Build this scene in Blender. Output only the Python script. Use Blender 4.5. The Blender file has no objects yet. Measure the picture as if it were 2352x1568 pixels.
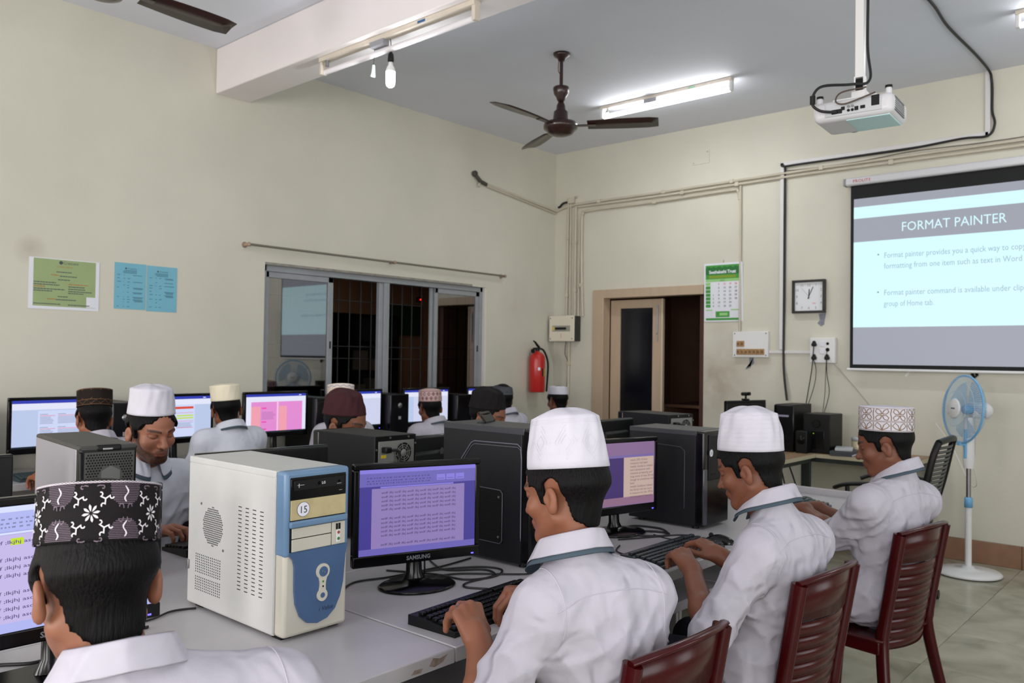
import bpy, bmesh, math, random
import numpy as np
from mathutils import Matrix, Vector, Quaternion
random.seed(7); np.random.seed(7)
PI = math.pi
scene = bpy.context.scene
COL = scene.collection

# ------------------------------------------------------------------ camera
cam = bpy.data.cameras.new('camera'); camo = bpy.data.objects.new('camera', cam); COL.objects.link(camo)
cam.sensor_width = 36.0; cam.lens = 36.0 * 1897.5 / 2352.0; cam.clip_start = 0.05; cam.clip_end = 60
camo.matrix_world = Matrix(((0.66082, -0.02409, -0.75015, 0.0), (-0.75040, -0.00201, -0.66098, 0.0), (0.01441, 0.99971, -0.01941, 1.45), (0, 0, 0, 1)))
cam.dof.use_dof = True; cam.dof.focus_distance = 1.9; cam.dof.aperture_fstop = 7.5
scene.camera = camo

# ------------------------------------------------------------------ world, window light, exposure
w = bpy.data.worlds.new('world'); scene.world = w; w.use_nodes = True
bg = w.node_tree.nodes['Background']; bg.inputs[0].default_value = (0.80, 0.90, 1.0, 1); bg.inputs[1].default_value = 1.0
def area(name, loc, rot, sx, sy, power, color):
    l = bpy.data.lights.new(name, 'AREA'); l.shape = 'RECTANGLE'; l.size = sx; l.size_y = sy; l.energy = power; l.color = color
    o = bpy.data.objects.new(name, l); COL.objects.link(o); o.location = loc; o.rotation_euler = rot
    return o
# daylight entering through the windows of the two walls behind the camera
for k, yy in enumerate((-1.3, 1.3, 3.9)):
    area('daylight_back_window', (-2.93, yy, 1.75), (0, -PI / 2, 0), 1.5, 1.5, 80, (1.0, 0.95, 0.94))
for k, xx in enumerate((-1.2, 1.6, 4.4)):
    area('daylight_side_window', (xx, -2.43, 1.75), (PI / 2, 0, 0), 1.5, 1.5, (40, 30, 22)[k], (0.96, 0.97, 1.0))
vs = scene.view_settings
scene.cycles.use_adaptive_sampling = True; scene.cycles.adaptive_threshold = .025; scene.cycles.max_bounces = 8; scene.cycles.diffuse_bounces = 5; scene.cycles.glossy_bounces = 3; scene.cycles.transmission_bounces = 4; scene.cycles.caustics_reflective = False; scene.cycles.caustics_refractive = False
vs.view_transform = 'Standard'; vs.look = 'None'; vs.gamma = 1.0; vs.use_curve_mapping = False; vs.exposure = 0.0

# ------------------------------------------------------------------ materials
MATS = {}
def srgb(c):
    return tuple(((v / 12.92) if v <= 0.04045 else ((v + 0.055) / 1.055) ** 2.4) for v in (x / 255.0 for x in c))
def mat(name, rgb, rough=0.6, metal=0.0, spec=0.5, var=0.0, vscale=6.0, bump=0.0, bscale=60.0, emit=0.0, trans=0.0, coat=0.0, alpha=1.0, stretch=None, attr=None, sss=0.0):
    if name in MATS: return MATS[name]
    m = bpy.data.materials.new(name); m.use_nodes = True; nt = m.node_tree; N = nt.nodes; L = nt.links
    b = N['Principled BSDF']; c = srgb(rgb) + (1,)
    b.inputs['Base Color'].default_value = c; b.inputs['Roughness'].default_value = rough; b.inputs['Metallic'].default_value = metal
    b.inputs['Specular IOR Level'].default_value = spec
    if trans: b.inputs['Transmission Weight'].default_value = trans
    if coat: b.inputs['Coat Weight'].default_value = coat; b.inputs['Coat Roughness'].default_value = 0.15
    if alpha < 1: b.inputs['Alpha'].default_value = alpha
    if sss: b.inputs['Subsurface Weight'].default_value = sss; b.inputs['Subsurface Radius'].default_value = (0.01, 0.004, 0.002); b.inputs['Subsurface Scale'].default_value = 0.5
    if emit: b.inputs['Emission Color'].default_value = c; b.inputs['Emission Strength'].default_value = emit; b.inputs['Base Color'].default_value = (0.01, 0.01, 0.01, 1)
    tc = N.new('ShaderNodeTexCoord'); mp = N.new('ShaderNodeMapping'); L.new(tc.outputs['Object'], mp.inputs[0])
    if stretch: mp.inputs['Scale'].default_value = stretch
    src = None
    if attr:
        a = N.new('ShaderNodeAttribute'); a.attribute_name = attr; src = a.outputs['Color']
        L.new(src, b.inputs['Base Color'])
    if var:
        n = N.new('ShaderNodeTexNoise'); n.inputs['Scale'].default_value = vscale; n.inputs['Detail'].default_value = 5; L.new(mp.outputs[0], n.inputs[0])
        r = N.new('ShaderNodeValToRGB'); r.color_ramp.elements[0].position = 0.3; r.color_ramp.elements[1].position = 0.72
        r.color_ramp.elements[0].color = (1 - var,) * 3 + (1,); r.color_ramp.elements[1].color = (1 + var * 0.3,) * 3 + (1,)
        L.new(n.outputs[0], r.inputs[0])
        mx = N.new('ShaderNodeMix'); mx.data_type = 'RGBA'; mx.blend_type = 'MULTIPLY'; mx.inputs[0].default_value = 1
        if src: L.new(src, mx.inputs[6])
        else: mx.inputs[6].default_value = c
        L.new(r.outputs[0], mx.inputs[7]); L.new(mx.outputs[2], b.inputs['Base Color'])
    if bump:
        n2 = N.new('ShaderNodeTexNoise'); n2.inputs['Scale'].default_value = bscale; n2.inputs['Detail'].default_value = 4; L.new(mp.outputs[0], n2.inputs[0])
        bp = N.new('ShaderNodeBump'); bp.inputs['Strength'].default_value = bump; bp.inputs['Distance'].default_value = 0.01; L.new(n2.outputs[0], bp.inputs['Height']); L.new(bp.outputs[0], b.inputs['Normal'])
    MATS[name] = m
    return m
def emis(name, rgb, s=1.0):
    return mat('glow_' + name, rgb, emit=s, rough=0.35, spec=0.3)

# ------------------------------------------------------------------ object helpers
def link(o, parent=None):
    COL.objects.link(o)
    if parent: o.parent = parent
    return o
def tag(o, label=None, cat=None, group=None, kind=None):
    if label: o['label'] = label
    if cat: o['category'] = cat
    if group: o['group'] = group
    if kind: o['kind'] = kind
    return o
def thing(name, label, cat, loc=(0, 0, 0), rz=0.0, group=None):
    o = bpy.data.objects.new(name, None); o.empty_display_size = 0.05; link(o); o.location = loc; o.rotation_euler = (0, 0, rz)
    return tag(o, label, cat, group)
def copy_tree(o, parent=None):
    c = o.copy(); COL.objects.link(c); c.parent = parent
    for ch in o.children: copy_tree(ch, c)
    return c
I4 = Matrix.Identity(4)
def T(x, y, z): return Matrix.Translation((x, y, z))
def RZ(a): return Matrix.Rotation(a, 4, 'Z')
def RX(a): return Matrix.Rotation(a, 4, 'X')
def RY(a): return Matrix.Rotation(a, 4, 'Y')
def frame(o, x, y, z):
    x, y, z = Vector(x), Vector(y), Vector(z)
    return Matrix(((x.x, y.x, z.x, o[0]), (x.y, y.y, z.y, o[1]), (x.z, y.z, z.z, o[2]), (0, 0, 0, 1)))
FONT = {}
def text_geo(s, size=1.0, align='LEFT', spacing=1.0, line=1.0, bold=0.0, shear=0.0):
    cu = bpy.data.curves.new('t', 'FONT'); cu.body = s; cu.size = size; cu.align_x = align; cu.space_character = spacing; cu.space_line = line
    cu.offset = bold; cu.shear = shear; cu.resolution_u = 2
    ob = bpy.data.objects.new('t', cu); me = bpy.data.meshes.new_from_object(ob)
    v = [x.co.copy() for x in me.vertices]; f = [tuple(p.vertices) for p in me.polygons]
    bpy.data.objects.remove(ob); bpy.data.meshes.remove(me); bpy.data.curves.remove(cu)
    return v, f
class MB:
    """collects shapes into one mesh; mi = material slot"""
    def __init__(self): self.bm = bmesh.new(); self.mats = []; self.M = I4
    def slot(self, m):
        if m not in self.mats: self.mats.append(m)
        return self.mats.index(m)
    def _set(self, faces, m, smooth=False):
        i = self.slot(m)
        for f in faces: f.material_index = i; f.smooth = smooth
    def box(self, m, lo, hi, bev=0.0, seg=2, M=None):
        lo, hi = Vector(lo), Vector(hi); c = (lo + hi) / 2; s = hi - lo
        X = self.M @ (M or I4) @ T(*c) @ Matrix.Diagonal((*s, 1))
        r = bmesh.ops.create_cube(self.bm, size=1.0, matrix=X); vs_ = r['verts']
        fs = list({f for v in vs_ for f in v.link_faces})
        self._set(fs, m)
        if bev:
            es = list({e for v in vs_ for e in v.link_edges})
            r = bmesh.ops.bevel(self.bm, geom=es, offset=bev, segments=seg, profile=0.5, affect='EDGES', clamp_overlap=True)
            self._set(r['faces'], m, True)
        return self
    def raw(self, m, verts, faces, M=None, smooth=False):
        X = self.M @ (M or I4); vs_ = [self.bm.verts.new(X @ Vector(v)) for v in verts]; fs = []
        for f in faces:
            try: fs.append(self.bm.faces.new([vs_[i] for i in f]))
            except ValueError: pass
        self._set(fs, m, smooth); return self
    def quad(self, m, a, b, c, d): return self.raw(m, (a, b, c, d), ((0, 1, 2, 3),))
    def rect(self, m, x0, z0, x1, z1, y=0.0, M=None):   # a flat rectangle in the xz plane facing -y
        return self.raw(m, ((x0, y, z0), (x1, y, z0), (x1, y, z1), (x0, y, z1)), ((0, 1, 2, 3),), M)
    def text(self, m, s, x, z, size, y=0.0, align='LEFT', M=None, fit=None, **k):
        v, f = text_geo(s, size, align, **k)
        if fit and v: q = fit / max(p.x for p in v); v = [Vector((p.x * q, p.y, 0)) for p in v]
        return self.raw(m, [(x + p.x, y, z + p.y) for p in v], f, M)
    def disc(self, m, x, y, z, r, n=24, r0=0.0, M=None):   # a flat disc (or ring) facing -y
        o = [(x + r * math.cos(2 * PI * i / n), y, z + r * math.sin(2 * PI * i / n)) for i in range(n)]
        if not r0: return self.raw(m, o, [tuple(range(n))], M)
        q = [(x + r0 * math.cos(2 * PI * i / n), y, z + r0 * math.sin(2 * PI * i / n)) for i in range(n)]
        return self.raw(m, o + q, [(i, (i + 1) % n, n + (i + 1) % n, n + i) for i in range(n)], M)
    def cyl(self, m, a, b, r0, r1=None, seg=16, cap=True, M=None, smooth=True):
        r1 = r0 if r1 is None else r1
        return self.tube(m, (a, b), (r0, r1), seg, cap, M, smooth)
    def tube(self, m, pts, r, seg=8, cap=True, M=None, smooth=True, flat=1.0, up=None):
        pts = [Vector(p) for p in pts]; n = len(pts); rs = list(r) if hasattr(r, '__len__') else [r] * n
        ring = []; t0 = (pts[1] - pts[0]).normalized(); nrm = Vector(up) if up else (Vector((0, 0, 1)) if abs(t0.z) < 0.9 else Vector((1, 0, 0)))
        V = []; F = []
        for i, p in enumerate(pts):
            t = (pts[min(i + 1, n - 1)] - pts[max(i - 1, 0)]).normalized()
            nrm = (nrm - t * nrm.dot(t)).normalized(); bn = t.cross(nrm)
            for k in range(seg):
                a = 2 * PI * k / seg; V.append(p + (nrm * math.cos(a) * flat + bn * math.sin(a)) * rs[i])
        for i in range(n - 1):
            for k in range(seg):
                F.append((i * seg + k, i * seg + (k + 1) % seg, (i + 1) * seg + (k + 1) % seg, (i + 1) * seg + k))
        self.raw(m, V, F, M, smooth)
        if cap:
            self.raw(m, V[:seg], (tuple(range(seg))[::-1],), M); self.raw(m, V[-seg:], (tuple(range(seg)),), M)
        return self
    def lathe(self, m, prof, seg=32, M=None, smooth=True, sx=1.0, sy=1.0):
        V = []; F = []; n = len(prof)
        for r, z in prof:
            for k in range(seg):
                a = 2 * PI * k / seg; V.append((r * math.cos(a) * sx, r * math.sin(a) * sy, z))
        for i in range(n - 1):
            for k in range(seg): F.append((i * seg + k, i * seg + (k + 1) % seg, (i + 1) * seg + (k + 1) % seg, (i + 1) * seg + k))
        if prof[0][0] > 1e-5: F.append(tuple(range(seg))[::-1])
        if prof[-1][0] > 1e-5: F.append(tuple((n - 1) * seg + k for k in range(seg)))
        self.raw(m, V, F, M, smooth); return self
    def prism(self, m, poly, y0, y1, M=None, smooth=False):   # polygon in xz, extruded along y
        n = len(poly); V = [(x, y0, z) for x, z in poly] + [(x, y1, z) for x, z in poly]
        F = [tuple(range(n)), tuple(range(2 * n - 1, n - 1, -1))]
        self.raw(m, V, F, M)
        self.raw(m, V, [(i, i + n, (i + 1) % n + n, (i + 1) % n) for i in range(n)], M, smooth)
        return self
    def build(self, name, parent=None, kind=None, label=None, cat=None, group=None, merge=False):
        bm = self.bm
        bmesh.ops.remove_doubles(bm, verts=bm.verts, dist=1e-6) if merge else None
        bmesh.ops.recalc_face_normals(bm, faces=bm.faces) if merge else None
        me = bpy.data.meshes.new(name); bm.to_mesh(me); bm.free()
        for m in self.mats: me.materials.append(m)
        o = bpy.data.objects.new(name, me); link(o, parent)
        return tag(o, label, cat, group, kind)
def part(name, parent, fn, *a, **k):
    b = MB(); fn(b); return b.build(name, parent, *a, **k)
def np_mesh(name, V, F, m, parent=None, smooth=True, color=None):
    me = bpy.data.meshes.new(name); nf = len(F)
    me.vertices.add(len(V)); me.vertices.foreach_set('co', V.astype(np.float32).ravel())
    me.loops.add(nf * 4); me.loops.foreach_set('vertex_index', F.astype(np.int32).ravel())
    me.polygons.add(nf); me.polygons.foreach_set('loop_start', np.arange(0, nf * 4, 4, dtype=np.int32))
    me.update(calc_edges=True); me.validate()
    me.polygons.foreach_set('use_smooth', np.full(len(me.polygons), smooth))
    if color is not None:
        at = me.attributes.new('Col', 'FLOAT_COLOR', 'POINT'); at.data.foreach_set('color', color.astype(np.float32).ravel())
    me.materials.append(m)
    return link(bpy.data.objects.new(name, me), parent)
def arc(cx, cz, r, a0, a1, n): return [(cx + r * math.cos(a0 + (a1 - a0) * i / n), cz + r * math.sin(a0 + (a1 - a0) * i / n)) for i in range(n + 1)]
def bez(pts, n=8):   # smooth curve through points (Catmull-Rom)
    P_ = [Vector(p) for p in pts]; out = []
    for i in range(len(P_) - 1):
        p0, p1, p2, p3 = P_[max(i - 1, 0)], P_[i], P_[i + 1], P_[min(i + 2, len(P_) - 1)]
        for k in range(n):
            t = k / n
            out.append(0.5 * ((2 * p1) + (p2 - p0) * t + (2 * p0 - 5 * p1 + 4 * p2 - p3) * t * t + (3 * p1 - p0 - 3 * p2 + p3) * t ** 3))
    return out + [P_[-1]]

# ------------------------------------------------------------------ shared materials
m_wall = None
def wall_material():
    m = mat('painted_wall', (209, 206, 191), rough=0.55, var=0.07, vscale=1.6, bump=0.12, bscale=30)
    nt = m.node_tree; N = nt.nodes; L = nt.links; b = N['Principled BSDF']
    # brown grime and scuffs with their own places on the plaster
    tc = N.new('ShaderNodeTexCoord'); prev = b.inputs['Base Color'].links[0].from_socket
    nz = N.new('ShaderNodeTexNoise'); nz.inputs['Scale'].default_value = 9; nz.inputs['Detail'].default_value = 6; L.new(tc.outputs['Object'], nz.inputs[0])
    for (p, r, s) in (((6.82, 3.52, 1.25), 0.42, 0.5), ((6.82, 3.18, 1.48), 0.2, 0.25), ((1.79, 5.42, 2.05), 0.10, 0.35), ((6.2, 5.42, 2.0), 0.3, 0.15), ((6.82, 3.5, 1.75), 0.2, 0.2)):
        d = N.new('ShaderNodeVectorMath'); d.operation = 'DISTANCE'; L.new(tc.outputs['Object'], d.inputs[0]); d.inputs[1].default_value = p
        mr = N.new('ShaderNodeMapRange'); mr.inputs[1].default_value = 0; mr.inputs[2].default_value = r; mr.inputs[3].default_value = s; mr.inputs[4].default_value = 0; L.new(d.outputs['Value'], mr.inputs[0])
        mu = N.new('ShaderNodeMath'); mu.operation = 'MULTIPLY'; L.new(mr.outputs[0], mu.inputs[0]); L.new(nz.outputs[0], mu.inputs[1])
        mu2 = N.new('ShaderNodeMath'); mu2.operation = 'MULTIPLY'; mu2.use_clamp = True; L.new(mu.outputs[0], mu2.inputs[0]); mu2.inputs[1].default_value = 1.7
        mx = N.new('ShaderNodeMix'); mx.data_type = 'RGBA'; L.new(mu2.outputs[0], mx.inputs[0]); L.new(prev, mx.inputs[6]); mx.inputs[7].default_value = srgb((120, 98, 66)) + (1,)
        prev = mx.outputs[2]
    L.new(prev, b.inputs['Base Color'])
    return m
m_wall = wall_material()
m_ceil = mat('ceiling_paint', (224, 227, 238), rough=0.7, var=0.03, vscale=2, bump=0.06, bscale=25)
m_beam = mat('beam_paint', (236, 230, 230), rough=0.7, var=0.03, vscale=3, bump=0.1, bscale=20)
m_black = mat('black_plastic', (8, 9, 10), rough=0.42, spec=0.3)
m_gloss = mat('gloss_black_plastic', (6, 6, 8), rough=0.18, spec=0.35)
m_case = mat('charcoal_steel', (17, 18, 23), rough=0.5, spec=0.3, var=0.08, vscale=8)
m_white = mat('white_plastic', (226, 226, 226), rough=0.4)
m_metal = mat('steel', (150, 150, 152), rough=0.35, metal=0.9)
m_alu = mat('anodised_aluminium', (150, 154, 158), rough=0.45, metal=0.1, var=0.1, vscale=12)
m_cable = mat('black_cable', (16, 16, 17), rough=0.5)
m_pipe = mat('painted_conduit', (198, 190, 172), rough=0.5, var=0.1, vscale=6)
m_dark = mat('dark_hole', (5, 5, 6), rough=0.9)
m_wood_edge = mat('brown_wood', (92, 60, 40), rough=0.55, var=0.3, vscale=6, stretch=(1, 1, 8))
m_desk = mat('white_laminate', (178, 176, 179), rough=0.28, spec=0.4, var=0.05, vscale=5)
m_deskedge = mat('white_laminate_edge', (168, 166, 168), rough=0.45, var=0.12, vscale=9)
m_chair = mat('maroon_plastic', (58, 6, 9), rough=0.24, spec=0.3, var=0.06, vscale=5)
m_led = emis('blue_led', (90, 80, 255), 3.0)
# ------------------------------------------------------------------ room shell
XW, YW, ZC = 6.82, 5.42, 3.60
X0, Y0 = -3.0, -2.5
def wall_x(name, x, t, y0, y1, holes):       # wall in a plane of constant x, holes = (y0,y1,z0,z1)
    b = MB(); ys = sorted({y0, y1, *[h[0] for h in holes], *[h[1] for h in holes]})
    for a, c in zip(ys[:-1], ys[1:]):
        z = 0.0
        for h in sorted([h for h in holes if h[0] <= a + 1e-6 and h[1] >= c - 1e-6], key=lambda q: q[2]):
            if h[2] > z: b.box(m_wall, (min(x, x + t), a, z), (max(x, x + t), c, h[2]))
            z = h[3]
        if z < ZC: b.box(m_wall, (min(x, x + t), a, z), (max(x, x + t), c, ZC))
    return b.build(name, kind='structure')
def wall_y(name, y, t, x0, x1, holes):
    b = MB(); xs = sorted({x0, x1, *[h[0] for h in holes], *[h[1] for h in holes]})
    for a, c in zip(xs[:-1], xs[1:]):
        z = 0.0
        for h in sorted([h for h in holes if h[0] <= a + 1e-6 and h[1] >= c - 1e-6], key=lambda q: q[2]):
            if h[2] > z: b.box(m_wall, (a, min(y, y + t), z), (c, max(y, y + t), h[2]))
            z = h[3]
        if z < ZC: b.box(m_wall, (a, min(y, y + t), z), (c, max(y, y + t), ZC))
    return b.build(name, kind='structure')
WX0, WX1, WZ0, WZ1 = 3.37, 5.775, 0.95, 2.115
DY0, DY1, DZ = 3.675, 4.88, 2.13
wall_y('wall_left', YW, 0.23, X0 - .2, XW + .23, [(WX0, WX1, WZ0, WZ1)])
wall_x('wall_front', XW, 0.23, Y0 - .2, YW, [(DY0, DY1, 0, DZ)])
wall_x('wall_back', X0, -0.2, Y0 - .2, YW, [(yy - .75, yy + .75, 1.0, 2.5) for yy in (-1.3, 1.3, 3.9)])
wall_y('wall_right', Y0, -0.2, X0, XW, [(xx - .75, xx + .75, 1.0, 2.5) for xx in (-1.2, 1.6, 4.4)])
for k, yy in enumerate((-1.3, 1.3, 3.9)):
    b = MB()
    for q in (-.75, -.02, .71): b.box(m_alu, (X0 - .12, yy + q, 1.0), (X0 - .06, yy + q + .04, 2.5))
    for z in (1.0, 2.46): b.box(m_alu, (X0 - .12, yy - .75, z), (X0 - .06, yy + .75, z + .04))
    b.build('window_%d' % (k + 2), kind='structure')
for k, xx in enumerate((-1.2, 1.6, 4.4)):
    b = MB()
    for q in (-.75, -.02, .71): b.box(m_alu, (xx + q, Y0 - .12, 1.0), (xx + q + .04, Y0 - .06, 2.5))
    for z in (1.0, 2.46): b.box(m_alu, (xx - .75, Y0 - .12, z), (xx + .75, Y0 - .06, z + .04))
    b.build('window_%d' % (k + 5), kind='structure')
part('ceiling', None, lambda b: b.box(m_ceil, (X0 - .2, Y0 - .2, ZC), (XW + .23, YW + .23, ZC + .15)), kind='structure')
part('beam', None, lambda b: b.box(m_beam, (2.95, Y0, 3.28), (3.215, YW - .001, ZC - .001), .006), kind='structure')
# marble floor: grout bed with single tiles
m_grout = mat('floor_grout', (92, 92, 82), rough=0.9)
def marble():
    m = mat('grey_green_marble', (166, 164, 146), rough=0.22, spec=0.5); nt = m.node_tree; N = nt.nodes; L = nt.links; b = N['Principled BSDF']
    tc = N.new('ShaderNodeTexCoord'); oi = N.new('ShaderNodeObjectInfo'); geo = N.new('ShaderNodeNewGeometry')
    ad = N.new('ShaderNodeVectorMath'); ad.operation = 'ADD'; sc = N.new('ShaderNodeVectorMath'); sc.operation = 'SCALE'; sc.inputs[3].default_value = 9.0
    cb = N.new('ShaderNodeCombineXYZ'); L.new(oi.outputs['Random'], cb.inputs[0]); L.new(oi.outputs['Random'], cb.inputs[1]); L.new(cb.outputs[0], sc.inputs[0]); L.new(geo.outputs['Position'], ad.inputs[0]); L.new(sc.outputs[0], ad.inputs[1])
    n1 = N.new('ShaderNodeTexNoise'); n1.inputs['Scale'].default_value = 2.2; n1.inputs['Detail'].default_value = 8; n1.inputs['Distortion'].default_value = 1.6; L.new(ad.outputs[0], n1.inputs[0])
    r = N.new('ShaderNodeValToRGB'); e = r.color_ramp.elements; e[0].position = .32; e[0].color = srgb((134, 132, 114)) + (1,); e[1].position = .62; e[1].color = srgb((172, 170, 152)) + (1,)
    x = e.new(.45); x.color = srgb((158, 156, 138)) + (1,)
    L.new(n1.outputs[0], r.inputs[0]); L.new(r.outputs[0], b.inputs['Base Color']); return m
m_marble = marble()
fl = part('floor', None, lambda b: b.box(m_grout, (X0 - .2, Y0 - .2, -.12), (XW + .23, YW + .23, -.004)), kind='structure')
tile_me = None
TS = .61
for i in range(17):
    for j in range(13):
        x, y = X0 + .02 + i * TS, Y0 + j * TS
        if x > XW or y > YW: continue
        if tile_me is None:
            t0 = part('tile', fl, lambda b: b.box(m_marble, (.0012, .0012, -.012), (TS - .0012, TS - .0012, 0), .0008, 1)); tile_me = t0.data; t0.location = (x, y, 0)
        else:
            t1 = bpy.data.objects.new('tile', tile_me); link(t1, fl); t1.location = (x, y, 0)
m_skirt = mat('brown_skirting_tile', (148, 112, 88), rough=0.4, var=0.2, vscale=10)
bb_ = part('baseboard_front', None, lambda b: b.box(m_grout, (XW - .004, Y0, 0), (XW, DY0, .163)), kind='structure')
y = Y0; k = 0
while y < DY0 - .01:
    y2 = min(y + .61, DY0); part('tile', bb_, lambda b: b.box(m_skirt, (XW - .016, y + .0015, .001), (XW - .003, y2 - .0015, .162), .002, 1)); y = y2
bb_ = part('baseboard_left', None, lambda b: b.box(m_grout, (X0, YW - .004, 0), (XW - .02, YW, .163)), kind='structure')
x = X0
while x < XW - .04:
    x2 = min(x + .61, XW - .02); part('tile', bb_, lambda b: b.box(m_skirt, (x + .0015, YW - .016, .001), (x2 - .0015, YW - .003, .162), .002, 1)); x = x2
# ------------------------------------------------------------------ dim rooms beyond the window and the door
m_brown = mat('brown_far_wall', (176, 132, 100), rough=0.8, var=0.08, vscale=3); m_brown2 = mat('dark_brown_boards', (150, 112, 90), rough=0.7, var=0.15, vscale=4)
b = MB(); b.box(m_brown, (2.2, 8.4, 0), (8.3, 8.55, 3.6)); b.box(m_brown, (2.1, 5.65, 0), (2.2, 8.55, 3.6)); b.box(m_brown, (8.2, 5.65, 0), (8.3, 8.55, 3.6)); b.box(m_brown, (7.04, 5.5, 0), (8.3, 5.66, 3.6))
b.box(m_brown, (2.1, 5.65, -.1), (8.3, 8.55, 0)); b.box(m_brown, (2.1, 5.65, 2.75), (8.3, 8.55, 2.85)); b.build('wall_corridor', kind='structure')
b = MB(); b.box(m_brown2, (9.2, 2.4, 0), (9.3, 6, 2.8)); b.box(m_brown2, (7.05, 2.3, 0), (9.3, 2.4, 2.8)); b.box(m_brown2, (7.05, 5.42, 0), (9.3, 5.52, 2.8)); b.box(m_brown2, (7.05, 2.3, -.1), (9.3, 5.5, 0)); b.box(m_brown2, (7.05, 2.3, 2.8), (9.3, 5.5, 2.9)); b.build('wall_passage', kind='structure')
t = thing('display_cabinet', 'tall black display cabinet standing behind the barred window', 'cabinet', (6.12, 8.15, 0))
m_cab = mat('black_cabinet', (16, 18, 20), rough=0.3); m_jar = mat('pale_carton', (120, 112, 100), rough=0.7)
part('body', t, lambda b: (b.box(m_cab, (-.75, .20, 0.9), (.75, .24, 1.95)), b.box(m_cab, (-.75, -.2, .9), (-.72, .24, 1.95)), b.box(m_cab, (.72, -.2, .9), (.75, .24, 1.95)), b.box(m_cab, (-.75, -.2, 0), (.75, .24, .9), .004)))
for z in (.9, 1.25, 1.6, 1.93): part('shelf', t, lambda b: b.box(m_cab, (-.72, -.2, z), (.72, .2, z + .02)))
for x, z, hh, lb in ((.25, .9, .2, 'short pale carton on the lowest shelf of the cabinet beyond the window'), (.45, .9, .27, 'tall pale carton on the lowest shelf of the cabinet beyond the window'), (.28, 1.25, .26, 'tall pale carton on the middle shelf of the cabinet beyond the window'), (.5, 1.25, .15, 'short pale carton on the middle shelf of the cabinet beyond the window')):
    part('carton', None, lambda b: b.box(m_jar, (6.12 + x - .06, 8.05, z + .021), (6.12 + x + .06, 8.2, z + hh), .004), label=lb, cat='carton', group='cartons in the far cabinet')
t = thing('notice_board', 'dark green notice board on the wall beyond the window', 'board', (7.25, 8.38, 1.92))
part('panel', t, lambda b: b.box(mat('dark_green_board', (30, 62, 44), rough=0.6), (-.35, -.02, -.2), (.35, 0.01, .2)))
part('frame', t, lambda b: [b.box(m_brown2, lo, hi) for lo, hi in (((-.37, -.03, -.22), (.37, .01, -.2)), ((-.37, -.03, .2), (.37, .01, .22)), ((-.37, -.03, -.2), (-.35, .01, .2)), ((.35, -.03, -.2), (.37, .01, .2)))])
t = thing('indicator_lamp', 'small red indicator lamp glowing beyond the window', 'lamp', (5.996, 6.6, 2.057))
part('housing', t, lambda b: (b.box(m_black, (-.03, .006, -.03), (.03, .04, .03), .005), b.cyl(m_black, (0, .02, .03), (0, .02, .63), .006)))
part('lens', t, lambda b: b.lathe(emis('red_led', (255, 20, 20), 6), [(.008, 0), (.006, .004), (0, .006)], 12, RX(PI / 2)))
t = thing('added_fill_lamp', 'dim warm fill lamp added on the corridor ceiling beyond the window', 'lamp', (5.0, 6.9, 2.75))  # invented fixture out of view, added to lift the dark corridor
part('shade', t, lambda b: b.lathe(m_white, [(.02, 0), (.09, -.03), (.10, -.06)], 20)); part('bulb', t, lambda b: b.lathe(emis('added_fill_bulb', (255, 214, 170), 4), [(0, -.03), (.03, -.04), (.035, -.06), (.02, -.08), (0, -.085)], 16))
l = bpy.data.lights.new('corridor_fill_light', 'POINT'); l.energy = 3; l.shadow_soft_size = .05; l.color = (1, .88, .76); lo = bpy.data.objects.new('corridor_fill_light', l); link(lo, t); lo.location = (0, 0, -.12)  # fill light added to brighten the corridor
# ------------------------------------------------------------------ window with sliding sashes and bars
win = bpy.data.objects.new('window_1', None); link(win); win['kind'] = 'structure'
m_reveal = mat('white_plaster_reveal', (214, 210, 200), rough=0.7)
def wf(b):
    yv0, yv1 = 5.45, 5.53
    for lo, hi in (((WX0, yv0, WZ0), (WX0 + .035, yv1, WZ1)), ((WX1 - .06, yv0, WZ0), (WX1 - .025, yv1, WZ1)), ((WX0, yv0, WZ1 - .045), (WX1, yv1, WZ1)), ((WX0, yv0, WZ0), (WX1, yv1, WZ0 + .04))): b.box(m_alu, lo, hi, .003)
part('window_frame', win, wf)
part('reveal', win, lambda b: b.box(m_reveal, (WX1 - .025, 5.425, WZ0), (WX1, 5.62, WZ1 - .001)))
def glass_mat():
    m = bpy.data.materials.new('window_glass'); m.use_nodes = True; nt = m.node_tree; N = nt.nodes; L = nt.links
    for n in list(N): N.remove(n)
    o = N.new('ShaderNodeOutputMaterial'); mx = N.new('ShaderNodeMixShader'); tr = N.new('ShaderNodeBsdfTransparent'); gl = N.new('ShaderNodeBsdfGlossy'); gl.inputs['Roughness'].default_value = .02
    tr.inputs[0].default_value = (.55, .58, .60, 1); mx.inputs[0].default_value = .27
    L.new(tr.outputs[0], mx.inputs[1]); L.new(gl.outputs[0], mx.inputs[2]); L.new(mx.outputs[0], o.inputs[0]); return m
m_glass = glass_mat()
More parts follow.
